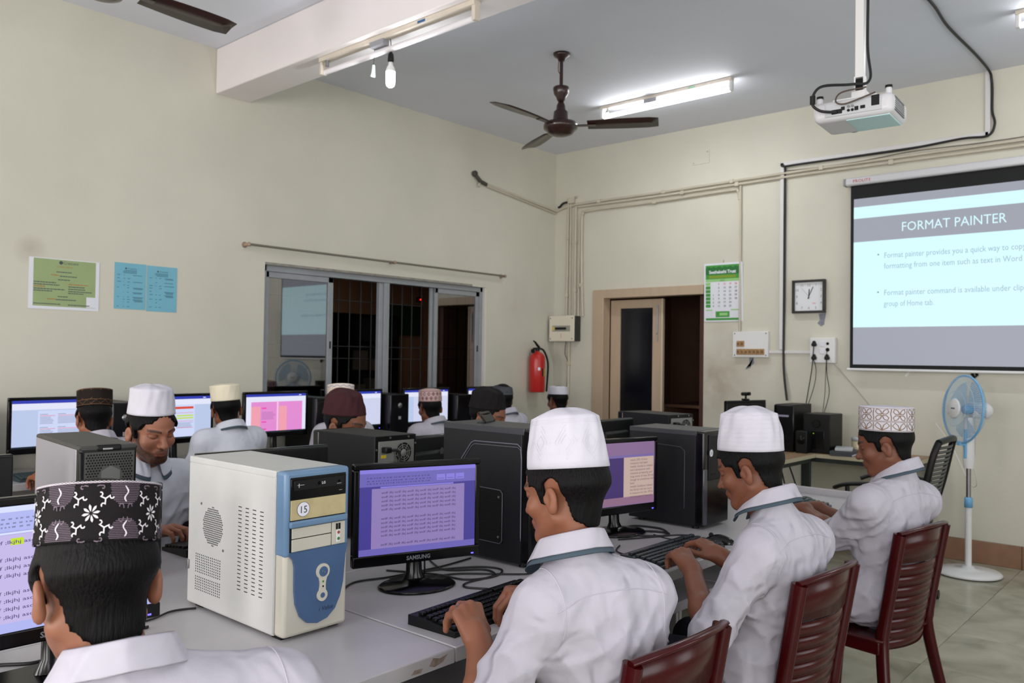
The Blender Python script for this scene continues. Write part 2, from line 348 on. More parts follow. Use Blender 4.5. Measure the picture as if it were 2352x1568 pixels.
for k, (a, c, yy) in enumerate(((WX0 + .03, 4.02, 5.462), (4.53, 4.62, 5.485), (5.14, WX1 - .055, 5.462))):
    if k == 1:
        part('mullion', win, lambda b: (b.box(m_alu, (4.50, 5.47, WZ0 + .04), (4.545, 5.51, WZ1 - .045), .003), b.box(m_alu, (4.545, 5.455, WZ0 + .04), (4.60, 5.50, WZ1 - .045), .003)))
        continue
    s = .05
    sash = part('sash', win, lambda b: [b.box(m_alu, lo, hi, .003) for lo, hi in (((a, yy, WZ0 + .04), (a + s * .7, yy + .025, WZ1 - .045)), ((c - s, yy, WZ0 + .04), (c, yy + .025, WZ1 - .045)), ((a, yy, WZ1 - .09), (c, yy + .025, WZ1 - .045)), ((a, yy, WZ0 + .04), (c, yy + .025, WZ0 + .09)))])
    part('pane', sash, lambda b: b.box(m_glass, (a + s * .7, yy + .011, WZ0 + .09), (c - s, yy + .015, WZ1 - .09)))
    part('latch', sash, lambda b: b.box(m_dark, (c - .03, yy - .006, 1.50), (c - .018, yy + .001, 1.56), .003))
part('sash', win, lambda b: b.box(m_alu, (5.105, 5.487, WZ0 + .04), (5.14, 5.51, WZ1 - .045), .003))
m_iron = mat('dark_iron', (16, 14, 13), rough=0.6)
x = WX0 + .1
while x < WX1 - .08:
    part('bar', win, lambda b: b.cyl(m_iron, (x, 5.58, WZ0), (x, 5.58, WZ1), .006, None, 6)); x += .115
for z in (1.02, 1.42, 1.52, 1.9): part('bar', win, lambda b: b.box(m_iron, (WX0, 5.572, z), (WX1, 5.588, z + .006)))
part('ledge', win, lambda b: b.box(m_reveal, (WX0, 5.39, WZ0 - .03), (WX1, 5.64, WZ0), .004))
# paint patch above the frame
part('lintel_patch', win, lambda b: b.box(mat('bare_cement', (150, 146, 138), rough=0.9, var=0.3, vscale=25), (WX0 + .001, 5.419, WZ1), (WX1 - .2, 5.424, WZ1 + .018)))
t = thing('curtain_rod', 'thin bare curtain rod on brackets above the window', 'rod', (3.2, 5.36, 2.24))
part('rod', t, lambda b: b.cyl(mat('tarnished_steel', (126, 118, 106), rough=0.4, metal=0.3), (0, 0, 0), (2.77, 0, 0), .0085, None, 10))
for x in (.0, 1.37, 2.77):
    part('bracket', t, lambda b: (b.lathe(mat('copper_bracket', (172, 146, 128), rough=0.5, metal=0.3), [(.022 if x != 1.37 else .012, 0), (.012, .02), (.009, .06)], 12, T(x, .06, 0) @ RX(PI / 2)), b.lathe(MATS['copper_bracket'], [(0, -.012), (.013, -.008), (.016, 0), (.013, .008), (0, .012)], 12, T(x, 0, 0) @ RY(PI / 2))))
# ------------------------------------------------------------------ door
m_beige = mat('beige_painted_wood', (188, 166, 142), rough=0.5, var=0.08, vscale=4, stretch=(4, 4, .6)); m_beige2 = mat('shadowed_beige_wood', (170, 146, 120), rough=0.5)
d = bpy.data.objects.new('door_1', None); link(d); d['kind'] = 'structure'
part('frame', d, lambda b: (b.box(m_beige, (6.80, DY1 - .10, 0), (6.92, DY1 + .03, DZ - .07), .004), b.box(m_beige, (6.80, DY0, DZ - .075), (6.92, DY1 + .03, DZ + .012), .004), b.box(mat('dark_brown_paint', (74, 40, 34), rough=0.5), (6.90, DY0, 0), (7.05, DY0 + .085, DZ - .08), .003)))
lf = part('leaf', d, lambda b: (b.box(m_beige, (6.925, 4.66, 0.02), (6.965, 4.775, 2.04), .004), b.box(m_beige, (6.925, 4.17, 0.02), (6.965, 4.285, 2.04), .004), b.box(m_beige, (6.925, 4.285, 1.955), (6.965, 4.66, 2.04), .004), b.box(m_beige, (6.925, 4.285, 0.02), (6.965, 4.66, .35), .004)))
part('pane', lf, lambda b: b.box(mat('dark_blue_glass', (10, 11, 18), rough=0.12), (6.94, 4.285, .35), (6.95, 4.66, 1.955)))
part('bolt', lf, lambda b: (b.box(m_alu, (6.918, 4.215, 1.72), (6.926, 4.235, 1.98), .002), b.cyl(m_metal, (6.914, 4.225, 1.62), (6.914, 4.225, 1.95), .005), b.cyl(m_metal, (6.90, 4.225, 1.70), (6.918, 4.225, 1.70), .006)))
part('beading', lf, lambda b: b.box(mat('cream_bead', (214, 196, 170)), (6.915, 4.165, .02), (6.927, 4.178, 2.04)))
part('leaf', d, lambda b: b.box(mat('dark_brown_leaf', (58, 36, 30), rough=0.45), (7.06, DY0 - .04, 0.02), (7.8, DY0, 2.04), .004))
t = thing('water_flask', 'dark flask standing inside the dim passage behind the door', 'flask', (7.9, 4.12, .98))
part('body', t, lambda b: b.lathe(mat('dark_steel_flask', (52, 48, 46), rough=0.3, metal=0.5), [(.05, 0), (.055, .02), (.055, .20), (.03, .25), (.03, .29), (0, .295)], 16))
part('handle', t, lambda b: b.tube(m_black, [(0, .055, .2), (0, .10, .2), (0, .11, .12), (0, .055, .05)], .008))
t = thing('passage_shelf', 'dark brown wall shelf inside the dim passage', 'shelf', (7.9, 4.2, 0)); part('top', t, lambda b: b.box(m_brown2, (-.2, -.45, .95), (1.3, .45, .98))); part('side', t, lambda b: b.box(m_brown2, (-.18, .4, 0), (1.3, .44, .95))); part('side', t, lambda b: b.box(m_brown2, (-.18, -.44, 0), (1.3, -.4, .95)))
# ------------------------------------------------------------------ ceiling fittings
m_fanb = mat('dark_brown_enamel', (46, 24, 20), rough=0.3, spec=0.5, coat=0.3)
def ceiling_fan(label, loc, rot, rod=.27):
    t = thing('ceiling_fan', label, 'ceiling fan', (loc[0], loc[1], ZC), rot, None)
    part('canopy', t, lambda b: b.lathe(m_fanb, [(.0, 0), (.060, 0), (.055, -.02), (.03, -.035), (.022, -.055)], 20))
    part('wire', t, lambda b: b.tube(mat('red_wire', (110, 30, 30)), bez([(.05, 0, -.02), (.06, 0, -.09), (.035, .0, -.13), (.015, .0, -.11)], 5), .003, 6))
    part('downrod', t, lambda b: b.cyl(m_fanb, (0, 0, -.03), (0, 0, -rod - .05), .0125, None, 12))
    part('lower_canopy', t, lambda b: b.lathe(m_fanb, [(.0, -rod + .035), (.055, -rod + .03), (.058, -rod + .015), (.05, -rod - .02), (.035, -rod - .04), (.03, -rod - .06), (.018, -rod - .075)], 20))
    z = -rod - .10
    part('motor', t, lambda b: b.lathe(m_fanb, [(.018, z + .03), (.03, z), (.033, z - .03), (.05, z - .045), (.055, z - .10), (.075, z - .115), (.115, z - .125), (.122, z - .145), (.120, z - .165), (.10, z - .18), (.085, z - .20), (.05, z - .212), (0, z - .215)], 32))
    for k in range(3):
        bl = T(0, 0, z - .145) @ RZ(k * 2 * PI / 3)
        def blade(b):
            n = 8; V = []
            for s in (0, 1):
                for i in range(n + 1):
                    u_ = i / n; x = .19 + .49 * u_; wd = .052 + .022 * math.sin(u_ * 2.4); cam = .006 * math.sin(u_ * 2)
                    if i == n: wd *= .8
                    for q in (-1, 0, 1): V.append((x, q * wd, (-.014 * q) + cam * (1 - q * q) + (s * .003)))
            F = []
            for i in range(n):
                for q in range(2):
                    a = i * 3 + q; F.append((a, a + 1, a + 4, a + 3)); a2 = a + 3 * (n + 1); F.append((a2, a2 + 3, a2 + 4, a2 + 1))
            m_ = 3 * (n + 1)
            for i in range(n):
                F.append((i * 3, i * 3 + 3, i * 3 + 3 + m_, i * 3 + m_)); F.append((i * 3 + 2, i * 3 + 2 + m_, i * 3 + 5 + m_, i * 3 + 5))
            F.append((0, m_, m_ + 1, 1)); F.append((1, m_ + 1, m_ + 2, 2)); e = 3 * n; F.append((e, e + 1, e + 1 + m_, e + m_)); F.append((e + 1, e + 2, e + 2 + m_, e + 1 + m_))
            b.raw(m_fanb, V, F, bl, True)
        bo = part('blade', t, blade)
        part('blade_arm', bo, lambda b: b.box(m_fanb, (.10, -.022, -.006), (.25, .022, .001), .004, 2, bl))
    return t
ceiling_fan('dark brown ceiling fan hanging between the beam and the projector', (4.559, 3.589), math.radians(60))
ceiling_fan('brown ceiling fan beyond the beam, only a blade tip in view', (1.62, 4.05), math.radians(2), .16)
m_tube_on = emis('lit_tube', (255, 255, 255), 26.0); m_cream_metal = mat('cream_enamel', (214, 204, 190), rough=0.4, var=0.08, vscale=10)
def tube_light(label, y0, y1, x, z, lit):
    t = thing('tube_light', label, 'tube light', (x, (y0 + y1) / 2, z), 0); L = abs(y1 - y0) / 2
    part('batten', t, lambda b: b.box(m_cream_metal, (-.028, -L, -.028), (.022, L, 0), .003))
    for s in (-1, 1): part('lamp_holder', t, lambda b: b.box(m_cream_metal if not lit else m_white, (-.022, s * (L - .012) - .012, -.105), (.022, s * (L - .012) + .012, -.024), .006))
    part('tube', t, lambda b: b.cyl(m_tube_on if lit else mat('unlit_fluorescent_tube', (236, 232, 236), rough=0.25), (0.01, -L + .02, -.085), (0.01, L - .02, -.085), .0165, None, 16))
    part('ballast', t, lambda b: b.box(mat('grey_ballast', (150, 150, 156), rough=0.5), (-.03, .05, -.06), (.02, .17, -.026), .004))
    part('starter', t, lambda b: b.cyl(m_metal, (-.012, L - .07, -.028), (-.012, L - .07, -.065), .011, None, 12))
    part('sticker', t, lambda b: b.box(mat('blue_sticker', (40, 90, 140)) if not lit else mat('green_sticker', (140, 190, 160)), (-.0295, -.3, -.022), (-.028, -.24, -.008)))
    if lit:
        l = bpy.data.lights.new('tube_glow', 'AREA'); l.shape = 'RECTANGLE'; l.size = .03; l.size_y = 2 * L - .06; l.energy = 9; l.color = (.93, .97, 1.0)
        lo = bpy.data.objects.new('tube_glow', l); link(lo, t); lo.location = (0.01, 0, -.105)
    return t
tube_light('unlit fluorescent tube light fixed under the ceiling beam', 2.93, 4.26, 3.02, 3.28, False)
tube_light('lit fluorescent tube light on the ceiling behind the brown fan', 2.88, 4.09, 5.76, 3.60, True)
tube_light('lit fluorescent tube light near the projector cable', -.19, 1.02, 5.76, 3.60, True)
t = thing('light_bulb', 'glowing white bulb hanging on a wire from the beam light', 'bulb', (3.035, 3.625, 3.02))
part('wire', t, lambda b: b.tube(m_cable, bez([(0, 0, .15), (.004, .005, .20), (-.005, 0, .235)], 4), .0025, 6))
part('holder', t, lambda b: b.lathe(m_black, [(.006, .16), (.016, .145), (.019, .11), (.015, .10)], 14))
part('neck', t, lambda b: b.lathe(m_white, [(.013, .105), (.013, .085), (.022, .07), (.027, .055), (.027, .045)], 16))
part('bulb_glass', t, lambda b: b.lathe(emis('bulb', (255, 255, 255), 12), [(.027, .045), (.026, -.02), (.022, -.035), (.012, -.043), (0, -.045)], 20))
l = bpy.data.lights.new('bulb_glow', 'POINT'); l.energy = 9; l.shadow_soft_size = .03; l.color = (.92, .97, 1.0); lo = bpy.data.objects.new('bulb_glow', l); link(lo, t); lo.location = (0, 0, -.08)
t = thing('pull_switch', 'small white pull-cord switch dangling beside the hanging bulb', 'switch', (3.02, 3.76, 3.09)); part('cord', t, lambda b: b.cyl(m_cable, (0, 0, .03), (.0, -.01, .17), .0015, None, 6)); part('handle', t, lambda b: b.tube(mat('pale_green_plastic', (200, 222, 212)), [(0, 0, .04), (.004, .006, 0), (.008, .016, -.022)], (.008, .011, .015), 10))
# projector hung from the ceiling
m_proj = mat('projector_white', (216, 216, 220), rough=0.35)
t = thing('projector', 'white ceiling projector hanging on a white pole', 'projector', (3.68, 1.24, 2.53), math.radians(4))
def pb(b):
    b.box(m_proj, (-.13, -.165, -.045), (.13, .165, .045), .028, 3)
part('body', t, pb)
part('rear_panel', t, lambda b: b.box(mat('light_grey_plastic', (196, 198, 202), rough=0.4), (-.1325, -.12, -.028), (-.126, .11, .030), .003))
part('bottom_cover', t, lambda b: b.box(mat('pale_cyan_cover', (196, 232, 232), rough=0.4), (-.105, -.145, -.0475), (.10, .03, -.042), .002))
part('side_vent', t, lambda b: [b.box(mat('grey_vent', (120, 122, 126)), (-.10, -.1665, -.03 + .009 * i), (.06, -.162, -.025 + .009 * i)) for i in range(7)])
part('lens', t, lambda b: (b.cyl(m_black, (.12, .06, 0), (.142, .06, 0), .042, .038, 24), b.cyl(m_gloss, (.142, .06, 0), (.144, .06, 0), .032, None, 24)))
for yy, zz, s1, s2 in ((.06, -.01, .022, .010), (.035, .0, .008, .008), (-.02, -.008, .008, .009), (-.045, -.006, .010, .007), (-.095, .014, .016, .022)): part('port', t, lambda b: b.box(m_black, (-.1345, yy - s1, zz - s2), (-.131, yy + s1, zz + s2), .002))
for yy in (.012, -.004):
    part('port', t, lambda b: b.cyl(m_metal, (-.136, yy, .004), (-.131, yy, .004), .006, None, 12)); part('port', t, lambda b: b.cyl(m_dark, (-.136, yy, -.012), (-.131, yy, -.012), .006, None, 12))
for s in (-1, 1): part('foot', t, lambda b: (b.cyl(m_proj, (-.10, s * .14, .04), (-.10, s * .14, .065), .012, None, 12), b.cyl(m_black, (-.10, s * .14, .065), (-.10, s * .14, .075), .015, None, 12)))
def mount(b):
    b.box(m_white, (-.09, -.09, .045), (.09, .09, .055), .002); b.box(m_white, (-.03, -.03, .055), (.03, .03, .10), .004)
    b.box(m_dark, (-.012, -.016, .10), (.012, .016, .155)); b.box(m_white, (-.016, -.022, .10), (.016, -.016, .165)); b.box(m_white, (-.016, .016, .10), (.016, .022, .165))
part('mount', t, mount)
part('pole', t, lambda b: (b.box(m_white, (-.016, -.018, .16), (.016, .018, .82), .002), b.box(m_white, (-.022, -.025, .78), (.022, .025, 1.0), .002), b.box(m_white, (-.05, -.05, .98), (.05, .05, 1.069), .004)))
part('bolt', t, lambda b: b.cyl(m_dark, (-.0235, 0, .83), (-.020, 0, .83), .006, None, 10))
part('cable', t, lambda b: b.tube(m_cable, bez([(-.01, -.035, 1.06), (-.01, -.035, .7), (-.012, -.033, .3), (-.02, -.045, .14), (-.06, .02, .12), (-.16, .12, .10), (-.18, .15, .035), (-.17, .12, -.005), (-.134, .06, -.012)], 8), .006, 8))
part('ferrite_bead', t, lambda b: b.cyl(m_black, (-.18, .147, .06), (-.178, .148, .025), .012, None, 12))
part('cable', t, lambda b: b.tube(mat('brown_cable', (86, 72, 62)), bez([(-.02, -.03, .11), (-.10, .05, .08), (-.15, .06, .03), (-.16, .02, .01), (-.145, -.07, .035), (-.12, -.09, .05)], 6), .0035, 6))
# ------------------------------------------------------------------ things on the front wall  (x = XW, -x faces the room)
WF = frame((XW, 0, 0), (0, -1, 0), (1, 0, 0), (0, 0, 1))          # local x = -world y, local y = into the wall, z up
def onwall(y, z): return (XW, y, z)
RF = -PI / 2                                                       # local -y faces the room
t = thing('projector_screen', 'white pull-down projector screen with black border showing a lesson slide', 'projector screen', (XW - .06, 1.435, 0), RF)
HW = .93
part('case', t, lambda b: (b.box(mat('screen_case_white', (206, 206, 210), rough=0.35), (-HW - .02, -.03, 2.865), (HW + .02, .05, 2.93), .018, 3)))
part('case_lettering', t, lambda b: b.text(mat('red_print', (196, 40, 50)), 'PROLITE', -HW + .045, 2.886, .034, -.0315, spacing=1.1))
part('case_end', t, lambda b: (b.box(mat('grey_end_cap', (150, 150, 152)), (-HW - .035, -.026, 2.868), (-HW - .019, .046, 2.927), .006)))
part('border', t, lambda b: b.box(mat('matte_black_border', (10, 12, 14), rough=0.8), (-HW + .02, 0.0, 1.405), (HW - .02, .004, 2.87)))
part('weight_bar', t, lambda b: b.cyl(m_white, (-HW, .002, 1.395), (HW, .002, 1.395), .011, None, 12))
m_fab = mat('screen_fabric', (196, 200, 210), rough=0.9)
SX0, SX1 = -HW + .045, HW - .045
part('fabric', t, lambda b: b.box(m_fab, (SX0, -.002, 1.435), (SX1, .002, 2.757)))
g1 = emis('slide_white', (212, 248, 255), 1.02); g2 = emis('slide_grey', (160, 164, 176), .95); g3 = emis('slide_text', (168, 206, 222), .80)  # projected light put into the slide as glow; the projector throws none
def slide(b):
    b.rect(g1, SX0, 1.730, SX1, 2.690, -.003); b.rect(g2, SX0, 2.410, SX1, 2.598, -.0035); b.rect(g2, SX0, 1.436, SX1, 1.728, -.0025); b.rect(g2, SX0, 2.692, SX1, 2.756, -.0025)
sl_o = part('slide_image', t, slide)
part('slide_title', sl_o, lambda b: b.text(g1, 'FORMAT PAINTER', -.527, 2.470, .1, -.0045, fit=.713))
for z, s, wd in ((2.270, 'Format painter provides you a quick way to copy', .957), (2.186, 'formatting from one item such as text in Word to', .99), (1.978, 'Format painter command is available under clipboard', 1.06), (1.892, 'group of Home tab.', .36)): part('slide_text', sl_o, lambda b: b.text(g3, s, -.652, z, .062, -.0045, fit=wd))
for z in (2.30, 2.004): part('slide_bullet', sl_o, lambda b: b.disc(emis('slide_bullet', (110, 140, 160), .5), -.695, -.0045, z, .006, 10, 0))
t = thing('wall_clock', 'square black-framed wall clock with a white dial', 'clock', onwall(2.698, 1.995), RF)
m_clk = mat('clock_frame_black', (26, 20, 18), rough=0.35); s = .139
part('frame', t, lambda b: [b.box(m_clk, lo, hi, .003) for lo, hi in (((-s, -.038, -s), (s, 0, -s + .02)), ((-s, -.038, s - .02), (s, 0, s)), ((-s, -.038, -s + .02), (-s + .02, 0, s - .02)), ((s - .02, -.038, -s + .02), (s, 0, s - .02)))])
part('dial', t, lambda b: b.box(mat('clock_dial', (226, 228, 232), rough=0.5), (-s + .02, -.018, -s + .02), (s - .02, -.004, s - .02)))
m_num = mat('grey_numerals', (120, 120, 124))
def nums(b):
    for k in range(1, 13):
        a = PI / 2 - k * PI / 6; q = .102 / max(abs(math.cos(a)), abs(math.sin(a))); q = min(q, .118)
        part('numeral', t, lambda b: b.text(m_num, str(k), q * math.cos(a), q * math.sin(a) * .93 - .010, .030, -.0185, 'CENTER'))
nums(None)
def handgeo(b, ang, L, w_, m_):
    b.box(m_, (-w_, -.022, -.02), (w_, -.0205, L), 0, 2, RY(ang))
part('hour_hand', t, lambda b: handgeo(b, .06, .062, .003, m_black)); part('minute_hand', t, lambda b: handgeo(b, .42, .088, .0022, m_black)); part('second_hand', t, lambda b: handgeo(b, -.72, .095, .0008, m_metal))
part('brand_print', t, lambda b: b.rect(mat('pink_print', (226, 170, 170)), .03, -.062, .058, -.052, -.0186))
# calendar
t = thing('wall_calendar', 'green and white monthly calendar hanging by the doorway', 'calendar', onwall(3.485, 2.065), RF)
m_paper = mat('white_paper', (226, 228, 236), rough=0.7); m_gr = mat('calendar_green', (66, 150, 62), rough=0.6); m_gr2 = mat('calendar_dark_green', (36, 110, 50), rough=0.6); m_lg = mat('calendar_light_green', (150, 204, 130), rough=0.6)
tilt_c = RX(.03)
part('page', t, lambda b: (b.box(m_paper, (-.182, -.016, -.262), (.182, -.004, .262), 0, 2, tilt_c), b.box(m_paper, (-.165, -.008, -.265), (.19, -.001, .26), 0, 2, tilt_c)))
def calp(b):
    r_ = lambda m, x0, z0, x1, z1, y=-.0165: b.rect(m, x0, z0, x1, z1, y, tilt_c)
    r_(m_gr, -.165, .12, .165, .245)
    pts = [(-.165, .215)] + [(-.165 + .33 * i / 16, .215 + .018 * abs(math.sin(i * 1.2))) for i in range(17)] + [(.165, .16), (-.165, .16)]
    b.raw(m_gr2, [(x, -.0168, z) for x, z in pts], [tuple(range(len(pts)))], tilt_c)
    b.text(m_paper, 'Seethakathi Trust', 0, .17, .040, -.0172, 'CENTER', tilt_c, bold=.0012, spacing=.93)
    r_(mat('olive_strip', (126, 150, 40)), -.13, .128, .13, .152, -.017); r_(m_lg, -.165, .095, .165, .12); b.text(m_gr2, '2022', 0, .098, .024, -.017, 'CENTER', tilt_c)
    for i in range(7): r_(m_lg if i == 0 else m_gr, -.165, .062 - i * .033, -.118, .090 - i * .033)
    m_d = mat('grey_date_print', (96, 98, 106)); m_rd = mat('red_date_print', (214, 70, 80))
    day = 1
    for c_ in range(5):
        for r in range(7):
            if (c_ == 0 and r < 3) or day > 31: continue
            if c_ == 4 and r > 4: continue
            b.text(m_rd if r == 0 else m_d, str(day), -.09 + c_ * .055, .066 - r * .033, .024, -.0168, 'CENTER', tilt_c, bold=.0005); day += 1
    for x0, x1 in ((-.165, -.10), (.08, .165)):
        r_(m_lg, x0, -.165, x1, -.155)
        for i in range(6): r_(mat('faint_grid', (190, 200, 206)), x0 + (x1 - x0) * i / 5, -.225, x0 + (x1 - x0) * i / 5 + .0015, -.17)
    r_(m_gr, -.068, -.225, .068, -.172); r_(m_lg, -.03, -.21, .05, -.185, -.0167); r_(m_gr, -.165, -.252, .165, -.232)
part('print', t, calp, kind='stuff')
part('hook', t, lambda b: b.cyl(m_metal, (0, -.006, .262), (0, -.002, .29), .0025, None, 6))
# switchboards and sockets
t = thing('switch_board', 'white switch board with two rows of tan switches', 'switch board', onwall(3.208, 1.595), RF)
part('plate', t, lambda b: b.box(m_white, (-.163, -.035, -.112), (.163, 0, .112), .003))
m_tan = mat('tan_bakelite', (176, 140, 96), rough=0.5, var=0.25, vscale=40)
for r, n, x0 in ((.005, 2, -.125), (-.065, 7, -.125)):
    for i in range(n): part('switch', t, lambda b: (b.box(m_tan, (x0 + i * .037, -.044, r - .026), (x0 + .035 + i * .037, -.034, r + .026), .003), b.box(mat('brown_rocker', (120, 84, 48)), (x0 + .010 + i * .037, -.05, r - .012), (x0 + .025 + i * .037, -.043, r + .012), .003)))
for sx in (-1, 1):
    for sz in (-1, 1): part('screw', t, lambda b: b.cyl(m_dark, (sx * .145, -.037, sz * .095), (sx * .145, -.034, sz * .095), .005, None, 8))
def stain(name, label, y, z, pts, c):
    b = MB(); b.prism(mat('patch_' + name, c, rough=0.9, var=0.3, vscale=40), pts, -.003, .001); o = b.build('plaster_patch', None, None, label, 'plaster patch'); o.location = onwall(y, z); o.rotation_euler = (0, 0, RF)
stain('a', 'grey peeled plaster patch under the switch board', 3.21, 1.43, [(-.02, .05), (.02, .05), (.025, .0), (.0, -.02), (-.05, -.045), (-.055, -.055), (-.01, -.04)], (132, 136, 146))
stain('b', 'grey patch of bare plaster under the wall clock', 2.60, 1.80, [(-.02, .05), (.04, .055), (.03, .0), (.025, -.04), (.0, -.055), (-.03, -.03), (-.01, .0)], (138, 142, 152))
stain('c', 'small strip of white paint flake under the projector screen', 1.93, 1.37, [(-.02, -.02), (.0, -.025), (.025, .02), (.01, .025)], (232, 232, 226))
t = thing('socket_board', 'white power socket board with three black plugs', 'socket board', onwall(2.572, 1.546), RF)
part('plate', t, lambda b: b.box(m_white, (-.104, -.05, -.104), (.104, 0, .104), .006))
for x, z in ((-.062, .048), (-.062, -.062), (.045, -.062)):
    pl_ = part('plug', t, lambda b: (b.box(m_black, (x - .018, -.078, z - .016), (x + .018, -.05, z + .012), .006), b.prism(m_black, [(x - .022, z - .004), (x + .022, z - .004), (x + .006, z + .03), (x - .006, z + .03)], -.072, -.052)))
part('socket', t, lambda b: (b.cyl(m_dark, (.045, -.052, .005), (.045, -.049, .005), .016, None, 16), b.cyl(m_dark, (.045, -.052, .055), (.045, -.049, .055), .012, None, 12)))
part('switch', t, lambda b: (b.box(m_paper, (-.02, -.056, .03), (.02, -.049, .075), .003), b.box(m_paper, (-.02, -.056, -.03), (.02, -.049, .015), .003)))
def cable(label, pts, r=.004, m=m_cable, n=8, seg=6, group=None, name='cable'):
    b = MB(); P_ = bez(pts, n); c = Vector(P_[0]); b.tube(m, [p - c for p in P_], r, seg); o = b.build(name, None, None, label, 'cable', group); o.location = c; return o
cable('black plug lead running down from the socket board to the case', [(XW - .07, 2.634, 1.58), (XW - .05, 2.655, 1.40), (XW - .04, 2.69, 1.2), (XW - .06, 2.70, 1.09), (XW - .1, 2.70, 1.02)], .004, group='plug leads under the socket board')
cable('thin black plug lead beside it down to the black case', [(XW - .07, 2.634, 1.47), (XW - .05, 2.62, 1.38), (XW - .04, 2.64, 1.25), (XW - .05, 2.69, 1.08)], .003, group='plug leads under the socket board')
cable('black plug lead falling straight to the speaker', [(XW - .07, 2.527, 1.47), (XW - .04, 2.535, 1.35), (XW - .04, 2.515, 1.2), (XW - .06, 2.55, 1.03)], .003, group='plug leads under the socket board')
cable('thin black plug lead bowing out above the speaker', [(XW - .06, 2.53, 1.55), (XW - .04, 2.545, 1.35), (XW - .04, 2.55, 1.2), (XW - .06, 2.56, 1.03)], .0025, group='plug leads under the socket board')
cable('thin grey cord sloping from the socket board behind the bronze cap', [(XW - .05, 2.50, 1.46), (XW - .012, 2.42, 1.36), (XW - .012, 2.28, 1.2), (XW - .012, 2.15, 1.02), (XW - .012, 2.1, .78)], .0025, mat('grey_cord', (176, 174, 168)))
t = thing('cord_hanger', 'grey cord hanging from a hook below the projector screen', 'cord', (XW - .012, 1.46, .78)); part('hook', t, lambda b: b.tube(m_dark, [(0, .02, .60), (-.015, 0, .57), (-.005, -.015, .59), (.005, .0, .62)], .010)); part('cord', t, lambda b: b.cyl(MATS['grey_cord'], (0, 0, 0), (0, 0, .58), .003, None, 6))
t = thing('fuse_box', 'cream distribution box with a row of breakers', 'fuse box', onwall(5.225, 1.755), RF)
part('body', t, lambda b: b.box(mat('grey_steel_box', (46, 44, 42), rough=0.5), (-.152, -.11, -.128), (.152, 0, .128), .004))
part('cover', t, lambda b: b.box(mat('cream_cover', (222, 214, 196), rough=0.4), (-.16, -.13, -.132), (.16, -.11, .132), .006))
part('window', t, lambda b: b.box(mat('grey_breaker_panel', (150, 150, 140)), (-.115, -.133, -.03), (.115, -.129, .03), .002))
for i in range(8): part('breaker', t, lambda b: b.box(m_black, (-.075 + i * .018, -.139, -.012), (-.060 + i * .018, -.132, .012), .002))
part('yellow_label', t, lambda b: b.rect(mat('yellow_label', (214, 190, 90)), -.11, -.02, -.085, .02, -.1335)); part('red_mark', t, lambda b: b.rect(mat('red_mark', (214, 80, 60)), -.004, -.1, .0, -.05, -.1308))
for sx in (-1, 1):
    for sz in (-1, 1): part('screw', t, lambda b: b.cyl(m_dark, (sx * .14, -.132, sz * .105), (sx * .14, -.129, sz * .105), .006, None, 8))
def conduit(label, pts, r=.0125, group='painted conduits on the wall', m=m_pipe, clips=()):
    t = thing('conduit', label, 'conduit', pts[0], 0, group); c = Vector(pts[0])
    part('pipe', t, lambda b: b.tube(m, [Vector(p) - c for p in pts], r, 8))
    for p in clips: part('clip', t, lambda b: b.box(m_pipe, Vector(p) - c - Vector((r + .006,) * 3), Vector(p) - c + Vector((r + .006,) * 3), .004))
    return t
xc = XW - .0197
conduit('painted conduit drop into the fuse box, nearest the corner', [(xc, 5.235, 3.06), (xc, 5.24, 2.3), (xc, 5.245, 1.885)], .010, None, clips=[(xc, 5.238, 2.7), (xc, 5.242, 2.1)])
conduit('painted conduit drop beside the corner one, from the junction box', [(xc, 5.205, 3.06), (xc, 5.205, 2.4), (xc, 5.20, 1.885)], .009, None)
conduit('painted conduit drop in the middle of the five above the fuse box', [(xc, 5.137, 3.02), (xc, 5.14, 2.4), (xc, 5.135, 1.885)], .012, None, clips=[(xc, 5.14, 2.65), (xc, 5.137, 2.15)])
conduit('thin painted conduit drop beside the bent conduit', [(xc, 5.085, 2.86), (xc, 5.09, 2.3), (xc, 5.09, 1.885)], .009, None)
conduit('painted conduit bending down into the fuse box from the wall run', bez([(xc, 5.035, 1.885), (xc, 5.055, 2.3), (xc, 5.06, 2.85), (xc, 5.045, 2.93), (xc, 4.97, 2.958), (xc, 4.2, 2.958), (xc, 3.42, 2.972), (xc, 3.345, 2.955), (xc, 3.325, 2.88)], 5), .0135, None, clips=[(xc, 5.06, 2.2), (xc, 4.2, 2.958)])
conduit('painted conduit drop behind the wall calendar', [(xc, 3.318, 3.0), (xc, 3.315, 2.4), (xc, 3.315, 1.71)], .010, None)
conduit('long painted conduit, upper of the run across the front wall', bez([(xc, 5.40, 2.995), (xc, 5.115, 3.038), (xc, 4.2, 3.040), (xc, 3.3, 3.052), (xc, 2.2, 3.058), (xc, -1.5, 3.05)], 4), .0125, None, clips=[(xc, 4.85, 3.04), (xc, 4.1, 3.04), (xc, 3.4, 3.05), (xc, 2.6, 3.057)])
conduit('long painted conduit, lower of the run across the front wall', bez([(xc, 5.115, 3.012), (xc, 4.2, 3.008), (xc, 3.3, 3.018), (xc, 2.2, 3.024), (xc, -1.5, 3.0)], 4), .013, None, clips=[(xc, 3.9, 3.01), (xc, 3.35, 3.018), (xc, 2.05, 3.024)])
cable('loose brown wire sagging along the conduit run above the screen', [(XW - .02, 2.9, 3.075), (XW - .028, 2.4, 3.06), (XW - .028, 1.9, 3.085), (XW - .028, 1.4, 3.075), (XW - .028, .6, 3.08)], .004, mat('brown_wire', (110, 98, 84)))
conduit('grey conduit below the fuse box down the wall', [(xc, 5.205, 1.62), (xc, 5.21, 1.2), (xc, 5.225, .5)], .013, None, clips=[(xc, 5.208, 1.4)])
